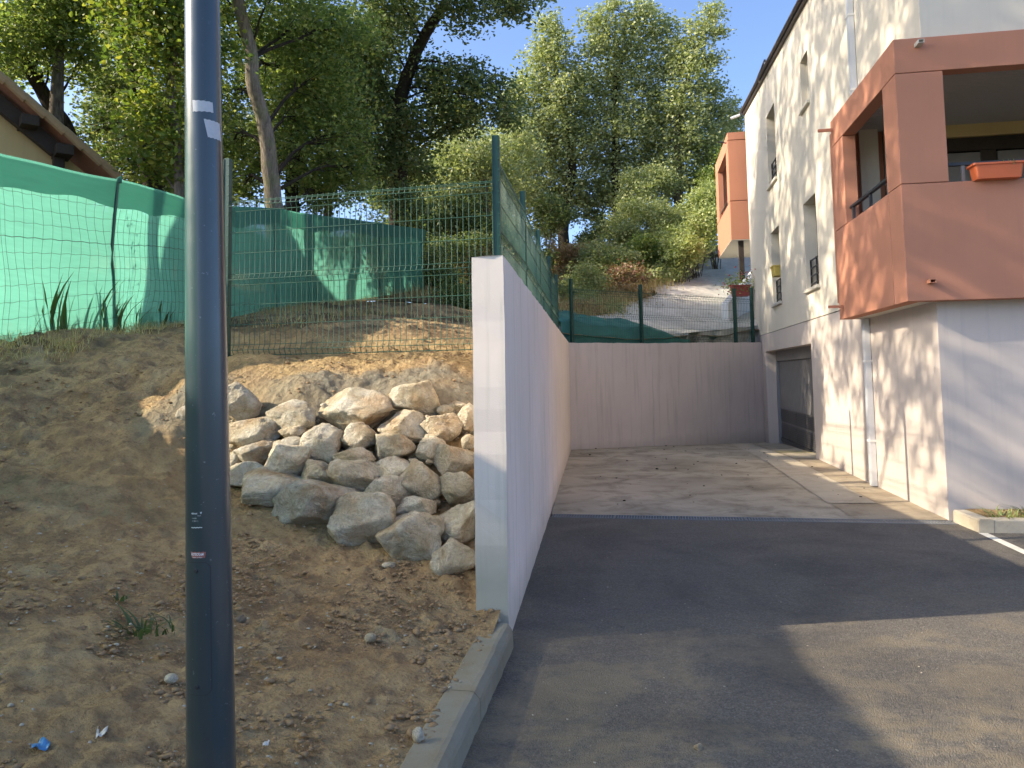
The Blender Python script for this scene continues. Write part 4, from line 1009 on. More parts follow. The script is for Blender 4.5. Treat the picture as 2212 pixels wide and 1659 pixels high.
def build_debris():
    dirt_clod = m_plain('dry_clod', (.31, .21, .12), .95, 0, .35, 40, .3, .1); stone = m_plain('field_pebble', (.42, .37, .29), .85, 0, .3, 60, .2, .2)
    def f1(r):
        y = 1.9+6.*r.uniform()**1.2; return -y*.7*r.uniform()*1.05-.1, y
    P = land_pts(11000, f1, 3); keep = vnoise(P*1.5, 8) > -.25; P = P[keep]; P[:, 2] += .012
    scatter_pebbles('soil_clods', P, .0035, .024, dirt_clod, 4, 1, .45)
    def f2(r): return -.3-1.6*r.uniform()**.8, 3.2+2.*r.uniform()
    P = land_pts(3500, f2, 6); P = P[vnoise(P*2.5, 18) > .0]; P[:, 2] += .012; scatter_pebbles('clod_patch', P, .005, .024, dirt_clod, 5, 1, .5)
    P = land_pts(1500, f1, 9); P[:, 2] += .018; scatter_pebbles('field_pebbles', P, .003, .014, stone, 10, 1, .5)
    rr = np.random.default_rng(33); Q = []
    for _ in range(900):
        X = rr.uniform(330, 1860); Y = rr.uniform(330, 1250)
        if Y > 700+ (X-330)*.42: continue
        Q.append(bp(X, Y, rr.uniform(.10, .22)))
    scatter_pebbles('heap_chippings', np.array(Q), .008, .045, MT['rock'], 34, 1, .8)
    r = np.random.default_rng(12)
    n = 260; x = r.uniform(-.2, 3.2, n); y = r.uniform(2.6, 8.8, n); ok = x > -.02-.154*(4.65-y)+.03; ok &= ~((y > 4.7) & (x < -.05+.1066*(y-4.81)+.03)); P = np.stack([x, y, 0*x+.002], 1)[ok]
    scatter_pebbles('road_grit', P, .002, .008, stone, 13, 1, .5)
    x = r.uniform(1.2, 5.2, 90); y = r.uniform(9.5, 19, 90); z = slab_dip(x, y); ok = x < F0[0]+.162*(y-F0[1])-.1
    ok &= x > -.05+.1066*(y-4.81)+.05; scatter_pebbles('fallen_acorns', np.stack([x, y, z+.01], 1)[ok], .008, .03, MT['bark_dark'], 14, 1, .4)
    # individually visible pebbles
    for px, py, w, h, lab in ((370, 1473, 28, 20, 'egg-shaped tan pebble on the soil left of the lamp post'), (800, 1385, 24, 20, 'round tan pebble on the soil right of the lamp post'), (520, 1343, 24, 16, 'blue-grey wedge of stone on the soil right of the lamp post'),
                              (903, 1602, 26, 34, 'upright reddish brown stone sitting on the kerb'), (1508, 1618, 18, 15, 'brown pebble lying on the asphalt'), (1074, 1345, 14, 14, 'small stone on the kerb at the foot of the wall end'), (1092, 1392, 11, 8, 'tiny stone on asphalt beside the wall end')):
        z = .14 if px in (903, 1074) else (0 if px > 1085 else .25)
        p = gp(px, py, z)
        if px < 850:
            for _ in range(6): z = h1(p[0], p[1])+.015; p = gp(px, py, z)
        s = p[1]/FPX; me = rock_mesh(300+px, (w*s, w*s*.9, h*s), 3, px in (370, 800)); o = link('pebble', me, None, MT['rock'], (p[0], p[1], p[2]+h*s*.35)); o['grey'] = .6 if px == 520 else 0.; tag(o, lab, 'pebble')
    # litter
    def on_soil(px, py):
        p = gp(px, py, .3)
        for _ in range(8): p = gp(px, py, h1(p[0], p[1])+.02)
        return p
    def scrap(name, px, py, w, h, mat, seed, **k):
        p = on_soil(px, py); s = p[1]/FPX; n = 8; r = np.random.default_rng(seed); T, S = np.meshgrid(np.linspace(-.5, .5, n), np.linspace(-.5, .5, n), indexing='ij')
        X = S*w*s*.95; Yy = T*h*s*1.9; Z = fbm(np.stack([S.ravel()*4+seed, T.ravel()*4, 0*T.ravel()], 1), 2, seed).reshape(n, n)*w*s*.3+.012
        a = r.uniform(-.6, .6); me = grid_mesh(name, X*math.cos(a)-Yy*math.sin(a), X*math.sin(a)+Yy*math.cos(a), Z, smooth=False); o = link(name, me, None, mat, tuple(p)); m = o.modifiers.new('t', 'SOLIDIFY'); m.thickness = .0015; return tag(o, **k)
    w = scrap('sweet_wrapper', 88, 1616, 34, 22, MT['blue'], 4, label='crumpled blue sweet wrapper on the soil at bottom left', cat='wrapper')
    scrap('paper_scrap', 220, 1587, 20, 20, MT['litter'], 5, label='whitish crumpled scrap on the soil near the bottom left', cat='litter')
    scrap('paper_scrap', 575, 1612, 12, 8, MT['litter'], 6, label='tiny white scrap on the soil just right of the lamp post foot', cat='litter')
    scrap('paper_scrap', 567, 1165, 24, 10, MT['litter'], 7, label='pale chip on the soil below the dark boulder', cat='litter')
    # weeds
    p = on_soil(310, 1365); e = empty('weed_tuft', tuple(p), label='sprawling green weed on the bare soil left of the lamp post', cat='weed')
    blades('leaf_blades', p, 34, .13, .012, L_WEED, e, .13, 1.6, 5); blades('leaf_blades', p+V3(.12, .04, 0), 16, .12, .009, L_WEED, e, .12, 1.8, 6)
    p = on_soil(263, 1297); blades('weed_tuft', p, 8, .06, .018, L_WEED, None, .03, 1.2, 7, label='small two-leaved green seedling above the sprawling weed', cat='weed')
    # weeds in the planter
    for i, dv in enumerate((.35, .7, 1.0, 1.35)):
        q = PK+U*(.28+.08*(i % 2))+Vv*dv; e = blades('planter_weed', q+ZZ*.1, 70, .13, .018, L_WEED if i % 2 else L_YELL, None, .2, 1.6, 20+i, group='weeds in the planting strip', label='low weeds in the planting strip, '+('nearest the building corner', 'second clump from the building corner', 'third clump from the building corner', 'clump at the right edge of the picture')[i], cat='weed')
    def f4(r): return F0[0]+r.uniform(-.2, 1.5), 7.8+r.uniform(0, .3)
build_debris()

def build_slope():
    # liner sheets on the slope behind the back wall
    yl = np.array([17, 19, 20, 22.5, 27, 30, 33, 36]); xl = np.array([.9, 1.6, 2.3, 3.7, 5.8, 7.6, 9.4, 11.0])
    ys = np.linspace(17.0, 35, 110); ts = np.linspace(0, 1, 70); Y, T = np.meshgrid(ys, ts, indexing='ij'); x0 = np.interp(Y, yl, xl)+.25*np.sin(Y*1.7)+.12*np.sin(Y*4.1); X = x0+(19-x0)*T
    y0 = np.where(X < 6.6, 17.12+(X-1.1)*.636, 20.65); Y = y0+(35-y0)*np.linspace(0, 1, 110)[:, None]**1.1; x0 = np.interp(Y, yl, xl)+.25*np.sin(Y*1.7)+.12*np.sin(Y*4.1); X = x0+(19-x0)*T; Y = np.maximum(Y, np.where(X < 6.6, 17.12+(X-1.1)*.636, 20.65))
    Z = hz(X.ravel(), Y.ravel()); p = np.stack([X.ravel(), Y.ravel(), Z], 1); Z = Z+.12+fbm(p*(.7, 1.6, 1), 3, 5)*.07+np.abs(fbm(p*(2.5, 1.1, 1), 3, 6))*.05; Z = Z.reshape(X.shape); Z[0] = 1.9
    m = Mat('grey_liner'); c = m.ramp(m.noise(1.2, 6, .65), [(.35, (.46, .445, .38)), (.65, (.66, .63, .54))]); c = m.mix(m.math('MULTIPLY', m.ramp(m.noise(4, 6, .7), [(.5, 0), (.68, 1)]), .6), c, (.30, .25, .19))
    y = m.n('ShaderNodeSeparateXYZ', 1, _0=m.pos); c = m.mix(m.ramp(m.math('MULTIPLY', y, .03), [(.84, 0), (.93, .7)]), c, (.42, .34, .26))
    me = grid_mesh('slope_liner', X, Y, Z); tag(link('slope_liner', me, None, m.done(m.pbr(c, .7, m.bump(m.noise(5, 5), .4, .05)))), 'wrinkled pale grey ground liner covering the slope beyond the back wall', 'ground sheet')
    ts = np.linspace(0, 1, 60); rs = np.linspace(0, 1, 20); S, R = np.meshgrid(ts, rs, indexing='ij')
    e = (WC-WB)/np.linalg.norm(WC-WB); q = V3(-e[1], e[0], 0); A = WB+q*.21; L = 3.9
    P = A+e*(S*L)[..., None]+q*((R*(1.5-1.3*S**1.6)))[..., None]; X, Y = P[..., 0], P[..., 1]; Z = hz(X.ravel(), Y.ravel()); pp = np.stack([X.ravel(), Y.ravel(), Z], 1); Z = (Z.reshape(X.shape)+.27+.02*np.sin(Y*9+X*2)+fbm(pp*3, 3, 4).reshape(X.shape)*.04); Z -= .32*sstep(.62, 1., S); Z[:, 0] = 2.15
    m = Mat('green_tarp'); c = m.ramp(m.noise(3, 5), [(.3, (.03, .13, .11)), (.7, (.05, .20, .16))]); me = grid_mesh('green_tarp', X, Y, Z)
    tag(link('green_tarp', me, None, m.done(m.pbr(c, .6, m.bump(m.noise(6, 4), .5, .04)))), 'green shade cloth lying on the ground behind the back wall', 'ground sheet')
    # white ramp wall with red flowers behind the fence, right
    a = at(1576, 742, 21.0); e = empty('ramp_wall', tuple(a), label='short white sloping wall behind the fence beside the building', cat='wall')
    mb = MB(); zt0, zt1 = at(1576, 655, 21.)[2], at(1612, 610, 23.)[2]; b = at(1640, 742, 22.4); d = (b-a); d[2] = 0; q = V3(-d[1], d[0], 0); q /= np.linalg.norm(q)
    V = [a*V3(1, 1, 0)+ZZ*2, b*V3(1, 1, 0)+ZZ*2, b*V3(1, 1, 0)+ZZ*(zt1+.25), a*V3(1, 1, 0)+ZZ*zt0]; V2 = [v+q*.2 for v in V]
    mb.add(V+V2, [(0, 1, 2, 3), (7, 6, 5, 4), (3, 2, 6, 7), (0, 3, 7, 4), (1, 5, 6, 2)], MT['white']); mb.build('wall_face', e)
    p = at(1600, 640, 21.2); e = trough('flower_pot', V3(*p), V3(1, 0, 0), V3(0, 1, 0), .5, .35, .3, MT['red_pot'], label='red pot of trailing geraniums on the white ramp wall', cat='flower pot')
    return p
MT['red_pot'] = m_plain('dark_red_pot', (.30, .06, .05), .5)
GP = build_slope()

# ------------------------------------------------------------------ foliage
def leaf_cloud(centers, radii, n_per, size, seed, flat=.0, clumps=None, quad=False, sigma=None):
    """leaf quads in clumps; centers (k,3), radii (k,) or (k,3); n_per leaves per blob"""
    r = np.random.default_rng(seed); P = []; 
    C_out = []
    for c, R, n in zip(centers, radii, n_per):
        R = np.broadcast_to(R, (3,)); nc = max(4, int(n/26))
        u = r.normal(size=(nc, 3)); u /= np.linalg.norm(u, axis=1)[:, None]; rr = (r.uniform(size=nc)**.45)
        cc = c+u*rr[:, None]*R; C_out.append(cc)
        k = r.integers(0, nc, n); sp = sigma or .16+.10*np.mean(R)*.6
        P.append(cc[k]+r.normal(size=(n, 3))*(sp, sp, sp*.6))
    P = np.concatenate(P); n = len(P)
    a = r.normal(size=(n, 3)); a[:, 2] *= .6; a /= np.linalg.norm(a, axis=1)[:, None]
    b = r.normal(size=(n, 3)); b -= (b*a).sum(1)[:, None]*a; b /= np.linalg.norm(b, axis=1)[:, None]
    s = size*r.uniform(.55, 1.25, n)[:, None]; nn = np.cross(a, b)
    if quad:
        V = np.stack([P-a*s*.5, P+b*s*.30, P+a*s*.5, P-b*s*.30], 1).reshape(-1, 3); I = np.arange(n)[:, None]*4; F = I+np.arange(4)
        rnd = r.uniform(size=n)
    else:  # leaf folded on its midrib, two quads
        tip = P+a*s*.55; bas = P-a*s*.45; up_ = nn*s*.14
        V = np.stack([bas, P-a*s*.1-b*s*.24+up_, P+a*s*.22-b*s*.26+up_, tip, P+a*s*.22+b*s*.26+up_, P-a*s*.1+b*s*.24+up_], 1).reshape(-1, 3); I = np.arange(n)[:, None]*6
        F = np.concatenate([I+np.array([0, 1, 2, 3]), I+np.array([0, 3, 4, 5])], 0); rnd = np.tile(r.uniform(size=n), 2)
    return V, F, rnd, C_out
def limb(mb, a, b, r0, r1, seed, k=6, n=7, wob=.12, mat=None):
    r = np.random.default_rng(seed); t = np.linspace(0, 1, n)[:, None]; P = a+(b-a)*t; L = np.linalg.norm(b-a); w = r.normal(size=(n, 3))*wob*L*.25; w[0] = 0; w = np.cumsum(w, 0)*.5*np.sin(t*math.pi)
    P = P+w+np.array([0, 0, 1])*(np.sin(t*math.pi)*L*.06); mb.tube(P, np.linspace(r0, r1, n), k, mat, False); return P
def tree(kind, trunkpx, blobs, lmat, bmat, size, label, cat='tree', dens=1., seed=0, group=None, quad=False, extra=None, sink=.4, flatz=1., rscale=1.):
    """trunkpx [(px,py,Y,r_m)], blobs [(px,py,Y,rpx)]"""
    TP = np.array([at(a, b, Y) for a, b, Y, r in trunkpx]); rad = [r for *_, r in trunkpx]
    base = TP[0].copy(); base[2] = h1(base[0], base[1]); e = empty(kind, tuple(base), label=label, cat=cat, group=group)
    if TP[0][2] > base[2]: TP = np.concatenate([[base-ZZ*sink], TP]); rad = [rad[0]*1.2]+rad
    else: TP[0, 2] = base[2]-sink
    s = np.arange(len(TP)); q = np.linspace(0, len(TP)-1, len(TP)*6-5); C = np.stack([np.interp(q, s, TP[:, i]) for i in range(3)], 1); rr = np.interp(q, s, rad)
    for _ in range(3): C[1:-1] = (C[:-2]+C[1:-1]*2+C[2:])/4
    C[1:-1] += fbm(C[1:-1]*1.5, 2, seed)[:, None]*np.array([.05, .05, 0])*min(1, rad[0]*5)
    mb = MB(); mb.tube(C, rr, 14, None); mb.build('trunk', e, bmat, smooth=True)
    cen = np.array([at(a, b, Y) for a, b, Y, r in blobs]); R = 1.1*np.array([r/FPX*Y*rscale for a, b, Y, r in blobs])
    area = np.array([math.pi*(r*1024/2212)**2 for *_, r in blobs]); lp = np.array([(size*FPX/Y*1024/2212)**2*.42 for a, b, Y, r in blobs])
    n = np.maximum(60, (area/np.maximum(lp, 1.2)*(7.0 if quad else 5.0)*dens)).astype(int)
    RR = np.stack([R, R, R*flatz], 1)
    V, F, rnd, cl = leaf_cloud(cen, RR, n, size, seed+1, quad=quad)
    link('crown', fastmesh('crown', V, F, face_attr={'rnd': rnd}), e, lmat)
    mb = MB(); rg = np.random.default_rng(seed+2)
    for c, Rm, cc in zip(cen, R, cl):
        i = max(0, np.argmin(np.linalg.norm(C-(c-ZZ*Rm*1.2), axis=1))); a = C[i]; L = np.linalg.norm(c-a); r0 = min(rr[i]*.45, .012+.012*L)
        P = limb(mb, a, c, r0, r0*.4, seed+i, 6)
        for j in rg.permutation(len(cc))[:min(len(cc), 14)]: 
            st = P[rg.integers(3, len(P))]; limb(mb, st, cc[j], r0*.28, .004, seed+int(j)*7, 4, 5)
    mb.build('branches', e, MT['bark_dark'] if bmat is MT['bark_pale'] else bmat)
    return e
GT = 'broadleaf trees on the slope behind the netting'
tree('oak_tree', [(600, 500, 15, .20), (590, 440, 15, .17), (572, 300, 14.8, .15), (545, 150, 14.5, .13), (517, 0, 14.2, .11), (500, -140, 14, .08)],
     [(470, 40, 14.4, 55), (560, 60, 15.5, 60), (650, 60, 16, 90), (690, 170, 16.5, 95), (640, 250, 16.6, 60), (720, 290, 16.8, 90), (760, 370, 17, 55), (650, 350, 17, 60), (505, 300, 17, 45), (530, 400, 17.2, 50), (610, -40, 14, 90), (440, -60, 14, 90), (740, 60, 16, 70), (510, 190, 17, 50), (700, 420, 18, 45), (600, 150, 17.5, 60)],
     L_GREEN, MT['bark_pale'], .105, 'oak with a pale leaning trunk rising behind the green netting', seed=11, group=GT)
tree('oak_tree', [(640, 520, 18, .18), (632, 430, 18, .16), (640, 260, 18, .13), (665, 100, 18, .1)], [(620, 200, 19, 80), (700, 230, 19.5, 90), (650, 100, 19, 80), (780, 200, 20, 70), (790, 300, 20, 80), (560, 330, 19.5, 60), (600, 300, 19.5, 70), (760, 100, 20, 80), (700, 400, 19, 60)],
     L_DARK, MT['bark_dark'], .11, 'darker oak directly right of the pale leaning trunk', seed=12, group=GT)
tree('maple_tree', [(395, 560, 13.4, .10), (390, 420, 13.4, .09), (375, 260, 13.3, .07), (365, 100, 13.2, .05)], [(330, 50, 12.8, 70), (385, 110, 12.9, 60), (300, 110, 13, 55), (350, 190, 13.2, 60), (390, 20, 12.8, 60), (310, 290, 13.4, 55), (370, 300, 13.3, 60), (340, 250, 13.3, 55), (300, -40, 12.8, 80), (250, 30, 13, 50), (330, 370, 13.8, 45), (430, 350, 13.5, 40), (470, 90, 13, 45)],
     L_BRIGHT, MT['bark'], .12, 'bright yellow-green young tree left of the lamp post', seed=13, group=GT)
tree('oak_tree', [(150, 320, 17, .20), (138, 265, 17, .18), (95, 205, 16.8, .15), (55, 130, 16.5, .12), (0, 60, 16, .08)], [(40, 60, 15.5, 75), (110, 100, 16, 60), (170, 40, 16, 75), (30, 150, 16.5, 35), (90, -10, 15, 90), (200, 110, 16.5, 50), (-30, 90, 15, 70), (230, -20, 15.5, 70), (175, 150, 17, 40), (70, 150, 17, 28)],
     L_GREEN, MT['bark_dark'], .11, 'oak with a dark trunk leaning left above the ochre house', seed=14, group=GT)
tree('oak_tree', [(345, 500, 18, .22), (330, 400, 18, .2), (300, 240, 17.5, .15), (270, 100, 17, .1)], [(215, 190, 18, 55), (230, 260, 18.5, 50), (290, 200, 18, 60), (190, 290, 19, 40), (250, 330, 18.5, 50), (310, 330, 18.5, 60), (390, 300, 19, 60), (270, 120, 18, 60), (430, 220, 18, 70), (370, 400, 19, 60), (300, 400, 19.5, 45), (450, 420, 19, 60), (480, 350, 19.5, 60), (170, 345, 20, 40)],
     L_DARK, MT['bark_dark'], .11, 'dark oak with a straight shaded trunk right of the ochre house', seed=15, group=GT)
tree('oak_tree', [(862, 560, 21, .30), (860, 440, 21, .26), (855, 280, 20.5, .22), (870, 190, 20, .18), (905, 100, 19.5, .15), (960, 10, 19, .12), (985, -60, 18.5, .08)],
     [(820, 60, 19, 65), (800, 150, 20, 60), (880, 30, 19.5, 60), (1000, 20, 18.5, 50), (1065, 5, 18, 50), (1120, 25, 18, 38), (960, -60, 18, 80), (925, 165, 20, 55), (985, 190, 19.5, 55), (1040, 210, 19, 50), (1085, 215, 19, 45), (930, 250, 20.5, 65), (870, 320, 21, 60), (1020, 165, 19, 30), (865, 330, 19.8, 42), (850, 420, 20, 42), (880, 250, 19.3, 36), (820, 370, 20, 40), (900, 460, 20, 40), (900, 370, 21.5, 55), (1000, 255, 20.5, 45), (830, 230, 21, 50), (1090, 250, 20, 35), (840, -50, 18, 90), (1130, -30, 18, 50)],
     L_DARK, MT['bark_dark'], .12, 'big dark oak reaching a limb across the sky left of centre', seed=16, group=GT)
tree('oak_tree', [(1060, 560, 26, .16), (1050, 430, 26, .13), (1040, 330, 26, .08)], [(1000, 330, 25, 60), (1060, 360, 26, 70), (960, 390, 25, 60), (1100, 300, 27, 50), (1020, 430, 26, 55), (1110, 400, 28, 50), (920, 440, 24, 50), (980, 480, 25, 45), (1080, 450, 27, 50), (1130, 330, 28, 45)],
     L_OLIVE, MT['bark'], .14, 'sunlit olive-green tree behind the tall fence post', seed=17, group=GT, quad=True)
tree('oak_tree', [(1218, 540, 33, .26), (1215, 480, 33, .22), (1240, 360, 32.5, .18), (1215, 230, 32, .13), (1195, 120, 31.5, .07)], [(1190, 60, 31, 36), (1205, 110, 31, 42), (1160, 130, 31.5, 38), (1150, 190, 32, 45), (1220, 190, 31.5, 55), (1180, 260, 32, 60), (1130, 270, 32.5, 50), (1240, 290, 32, 60), (1160, 350, 33, 60), (1220, 370, 33, 60), (1130, 410, 33.5, 45), (1190, 430, 34, 45), (1250, 430, 33, 40), (1175, 500, 34, 35), (1110, 210, 32, 30)],
     L_OLIVE, MT['bark_dark'], .15, 'tall olive-leaved oak left of the low sky gap', seed=18, group=GT, quad=True, dens=1.1)
tree('oak_tree', [(1345, 600, 33, .26), (1335, 500, 33, .24), (1330, 330, 32.5, .18), (1325, 180, 32, .12), (1370, 60, 31.5, .06)], [(1290, 45, 31, 34), (1300, 100, 31, 45), (1360, 90, 31.5, 50), (1390, 35, 31, 36), (1430, 70, 31.5, 42), (1340, 170, 32, 60), (1420, 160, 32, 55), (1270, 190, 32, 50), (1290, 270, 32.5, 60), (1370, 260, 32, 65), (1430, 250, 32.5, 55), (1310, 350, 33, 60), (1390, 350, 33, 60), (1290, 420, 33.5, 45), (1340, 430, 33, 50), (1275, 470, 34, 26), (1330, 20, 31, 25)],
     L_OLIVE, MT['bark_dark'], .15, 'tallest olive-leaved oak in the middle of the skyline', seed=19, group=GT, quad=True, dens=1.1)
tree('oak_tree', [(1470, 560, 32, .24), (1466, 420, 32, .2), (1460, 260, 31.5, .15), (1500, 120, 31, .08), (1530, 40, 30.5, .04)], [(1535, 25, 30, 26), (1548, 70, 30, 24), (1500, 70, 30.5, 34), (1505, 130, 30.5, 40), (1460, 120, 31, 40), (1540, 130, 30.5, 22), (1480, 200, 31, 55), (1535, 200, 31, 34), (1440, 300, 32, 50), (1500, 280, 31.5, 60), (1555, 250, 31.5, 38), (1470, 370, 32, 55), (1540, 320, 32, 50), (1580, 240, 32.5, 26), (1575, 300, 33, 40), (1430, 400, 32.5, 45), (1525, 390, 32.5, 50), (1600, 262, 33, 16)],
     L_OLIVE, MT['bark'], .15, 'olive-leaved oak with a feathery top nearest the building roof', seed=20, group=GT, quad=True, dens=1.05)
tree('oak_tree', [(1000, 560, 34, .2), (990, 400, 34, .15), (980, 300, 34, .1)], [(1000, 300, 34, 70), (940, 380, 34, 70), (1060, 380, 35, 70), (900, 450, 34, 60), (1020, 460, 34, 70), (1110, 330, 36, 60), (1100, 440, 36, 60), (960, 230, 33, 45), (850, 380, 33, 60)],
     L_OLIVE, MT['bark_dark'], .16, 'background oak between the big dark oak and the tall fence post', seed=31, group=GT, quad=True, dens=.8)
tree('oak_tree', [(700, 560, 30, .2), (710, 400, 30, .15), (720, 200, 30, .1)], [(560, 120, 29, 80), (560, 300, 29, 80), (700, 150, 30, 90), (700, 350, 30, 90), (800, 250, 30, 80), (800, 400, 31, 70), (800, 100, 30, 80), (470, 250, 29, 70), (470, 400, 29, 60), (900, 480, 31, 60)],
     L_DARK, MT['bark_dark'], .16, 'background oak behind the pale leaning trunk', seed=32, group=GT, quad=True, dens=.7)
tree('oak_tree', [(240, 560, 30, .2), (245, 400, 30, .15), (240, 200, 30, .1)], [(60, 60, 29, 90), (250, 60, 29, 90), (280, 220, 29, 80), (400, 150, 29, 80), (380, 320, 30, 80), (230, 330, 30, 60), (30, 150, 30, 50), (330, 400, 30, 50), (420, 40, 29, 80)],
     L_GREEN, MT['bark_dark'], .16, 'background oak above the ochre house roof end', seed=33, group=GT, quad=True, dens=.7)
# trees standing left of the picture, whose shade falls on the facade
def side_tree(x, y, z0, z1, r, nc, seed, label, size=.125, nb=46, per=24):
    rg = np.random.default_rng(seed); g = h1(x, y); e = empty('oak_tree', (x, y, g), label=label, cat='tree', group='tall trees beyond the left edge')
    mb = MB(); C = np.array([[x, y, g-.4], [x+.1, y, g+(z0-g)*.5], [x, y+.2, z0], [x+.3, y, (z0+z1)/2], [x, y, z1-.5]]); mb.tube(C, [.24, .17, .10, .07, .03], 10); mb.build('trunk', e, MT['bark'], smooth=True)
    u = rg.normal(size=(nb, 3)); u /= np.linalg.norm(u, axis=1)[:, None]; cen = V3(x, y, (z0+z1)/2)+u*(rg.uniform(.15, 1, nb)**.5)[:, None]*V3(r-.5, r-.5, (z1-z0)/2-.4)
    cc = cen[rg.integers(0, nb, nc)]+rg.normal(size=(nc, 3))*(.62, .62, .42); cc[:, 2] = np.maximum(cc[:, 2], z0+rg.uniform(0, .5, nc))
    V, F, rnd, _ = leaf_cloud(cc, [.02]*nc, [per]*nc, size, seed, quad=True, sigma=.105)
    link('crown', fastmesh('crown', V, F, face_attr={'rnd': rnd}), e, L_GREEN)
    mb = MB()
    for i, c in enumerate(cen):
        P = limb(mb, V3(x, y, min(max(c[2]-1.2, g+3), z1-2)), c, .045, .014, seed+i, 5); d = np.argsort(np.linalg.norm(cc-c, axis=1))[:10]
        for j in d: limb(mb, P[rg.integers(3, 7)], cc[j], .012, .003, seed+int(j), 3, 4)
    mb.build('branches', e, MT['bark'])
side_tree(-8.0, 4.6, 7.5, 17.0, 4.3, 1150, 41, 'tall oak outside the left edge nearest the camera')
side_tree(-8.6, 9.4, 7.9, 18.0, 4.4, 1150, 42, 'tall oak outside the left edge behind the ochre house')
side_tree(-9.6, 15.8, 8.8, 20.0, 4.6, 1150, 43, 'tall oak outside the left edge farthest back')
side_tree(-9.5, -3.0, 8.6, 17.5, 4.0, 900, 44, 'tall oak outside the left edge behind the camera')

def shrub(px, py, Y, rpx, lmat, label, kind='shrub', size=.08, dens=1., seed=0, flat=.85, stems=14, group=None, nb=13, cat='shrub'):
    rpx = rpx*1.28; c = at(px, py, Y); R = rpx/FPX*Y; rg = np.random.default_rng(seed); g = h1(c[0], c[1]); e = empty(kind, (c[0], c[1], g), label=label, cat=cat, group=group)
    u = rg.normal(size=(nb, 3)); u /= np.linalg.norm(u, axis=1)[:, None]; cen = c+u*(rg.uniform(.35, 1, nb)**.5)[:, None]*R*.80*(1, 1, flat)
    area = math.pi*(rpx*1024/2212*.42)**2; lp = max(1.1, (size*FPX/Y*1024/2212)**2*.42); n = int(area/lp*5.5*dens)
    V, F, rnd, cl = leaf_cloud(cen, [np.array([R, R, R*flat])*.34]*nb, [n]*nb, size, seed, quad=True); link('foliage', fastmesh('foliage', V, F, face_attr={'rnd': rnd}), e, lmat)
    mb = MB()
    for i in range(stems): cc = cl[i % nb]; limb(mb, V3(c[0]+rg.normal()*.1, c[1]+rg.normal()*.1, g-.1), cc[rg.integers(len(cc))], .018, .004, seed*10+i, 4, 5)
    mb.build('stems', e, MT['bark'])
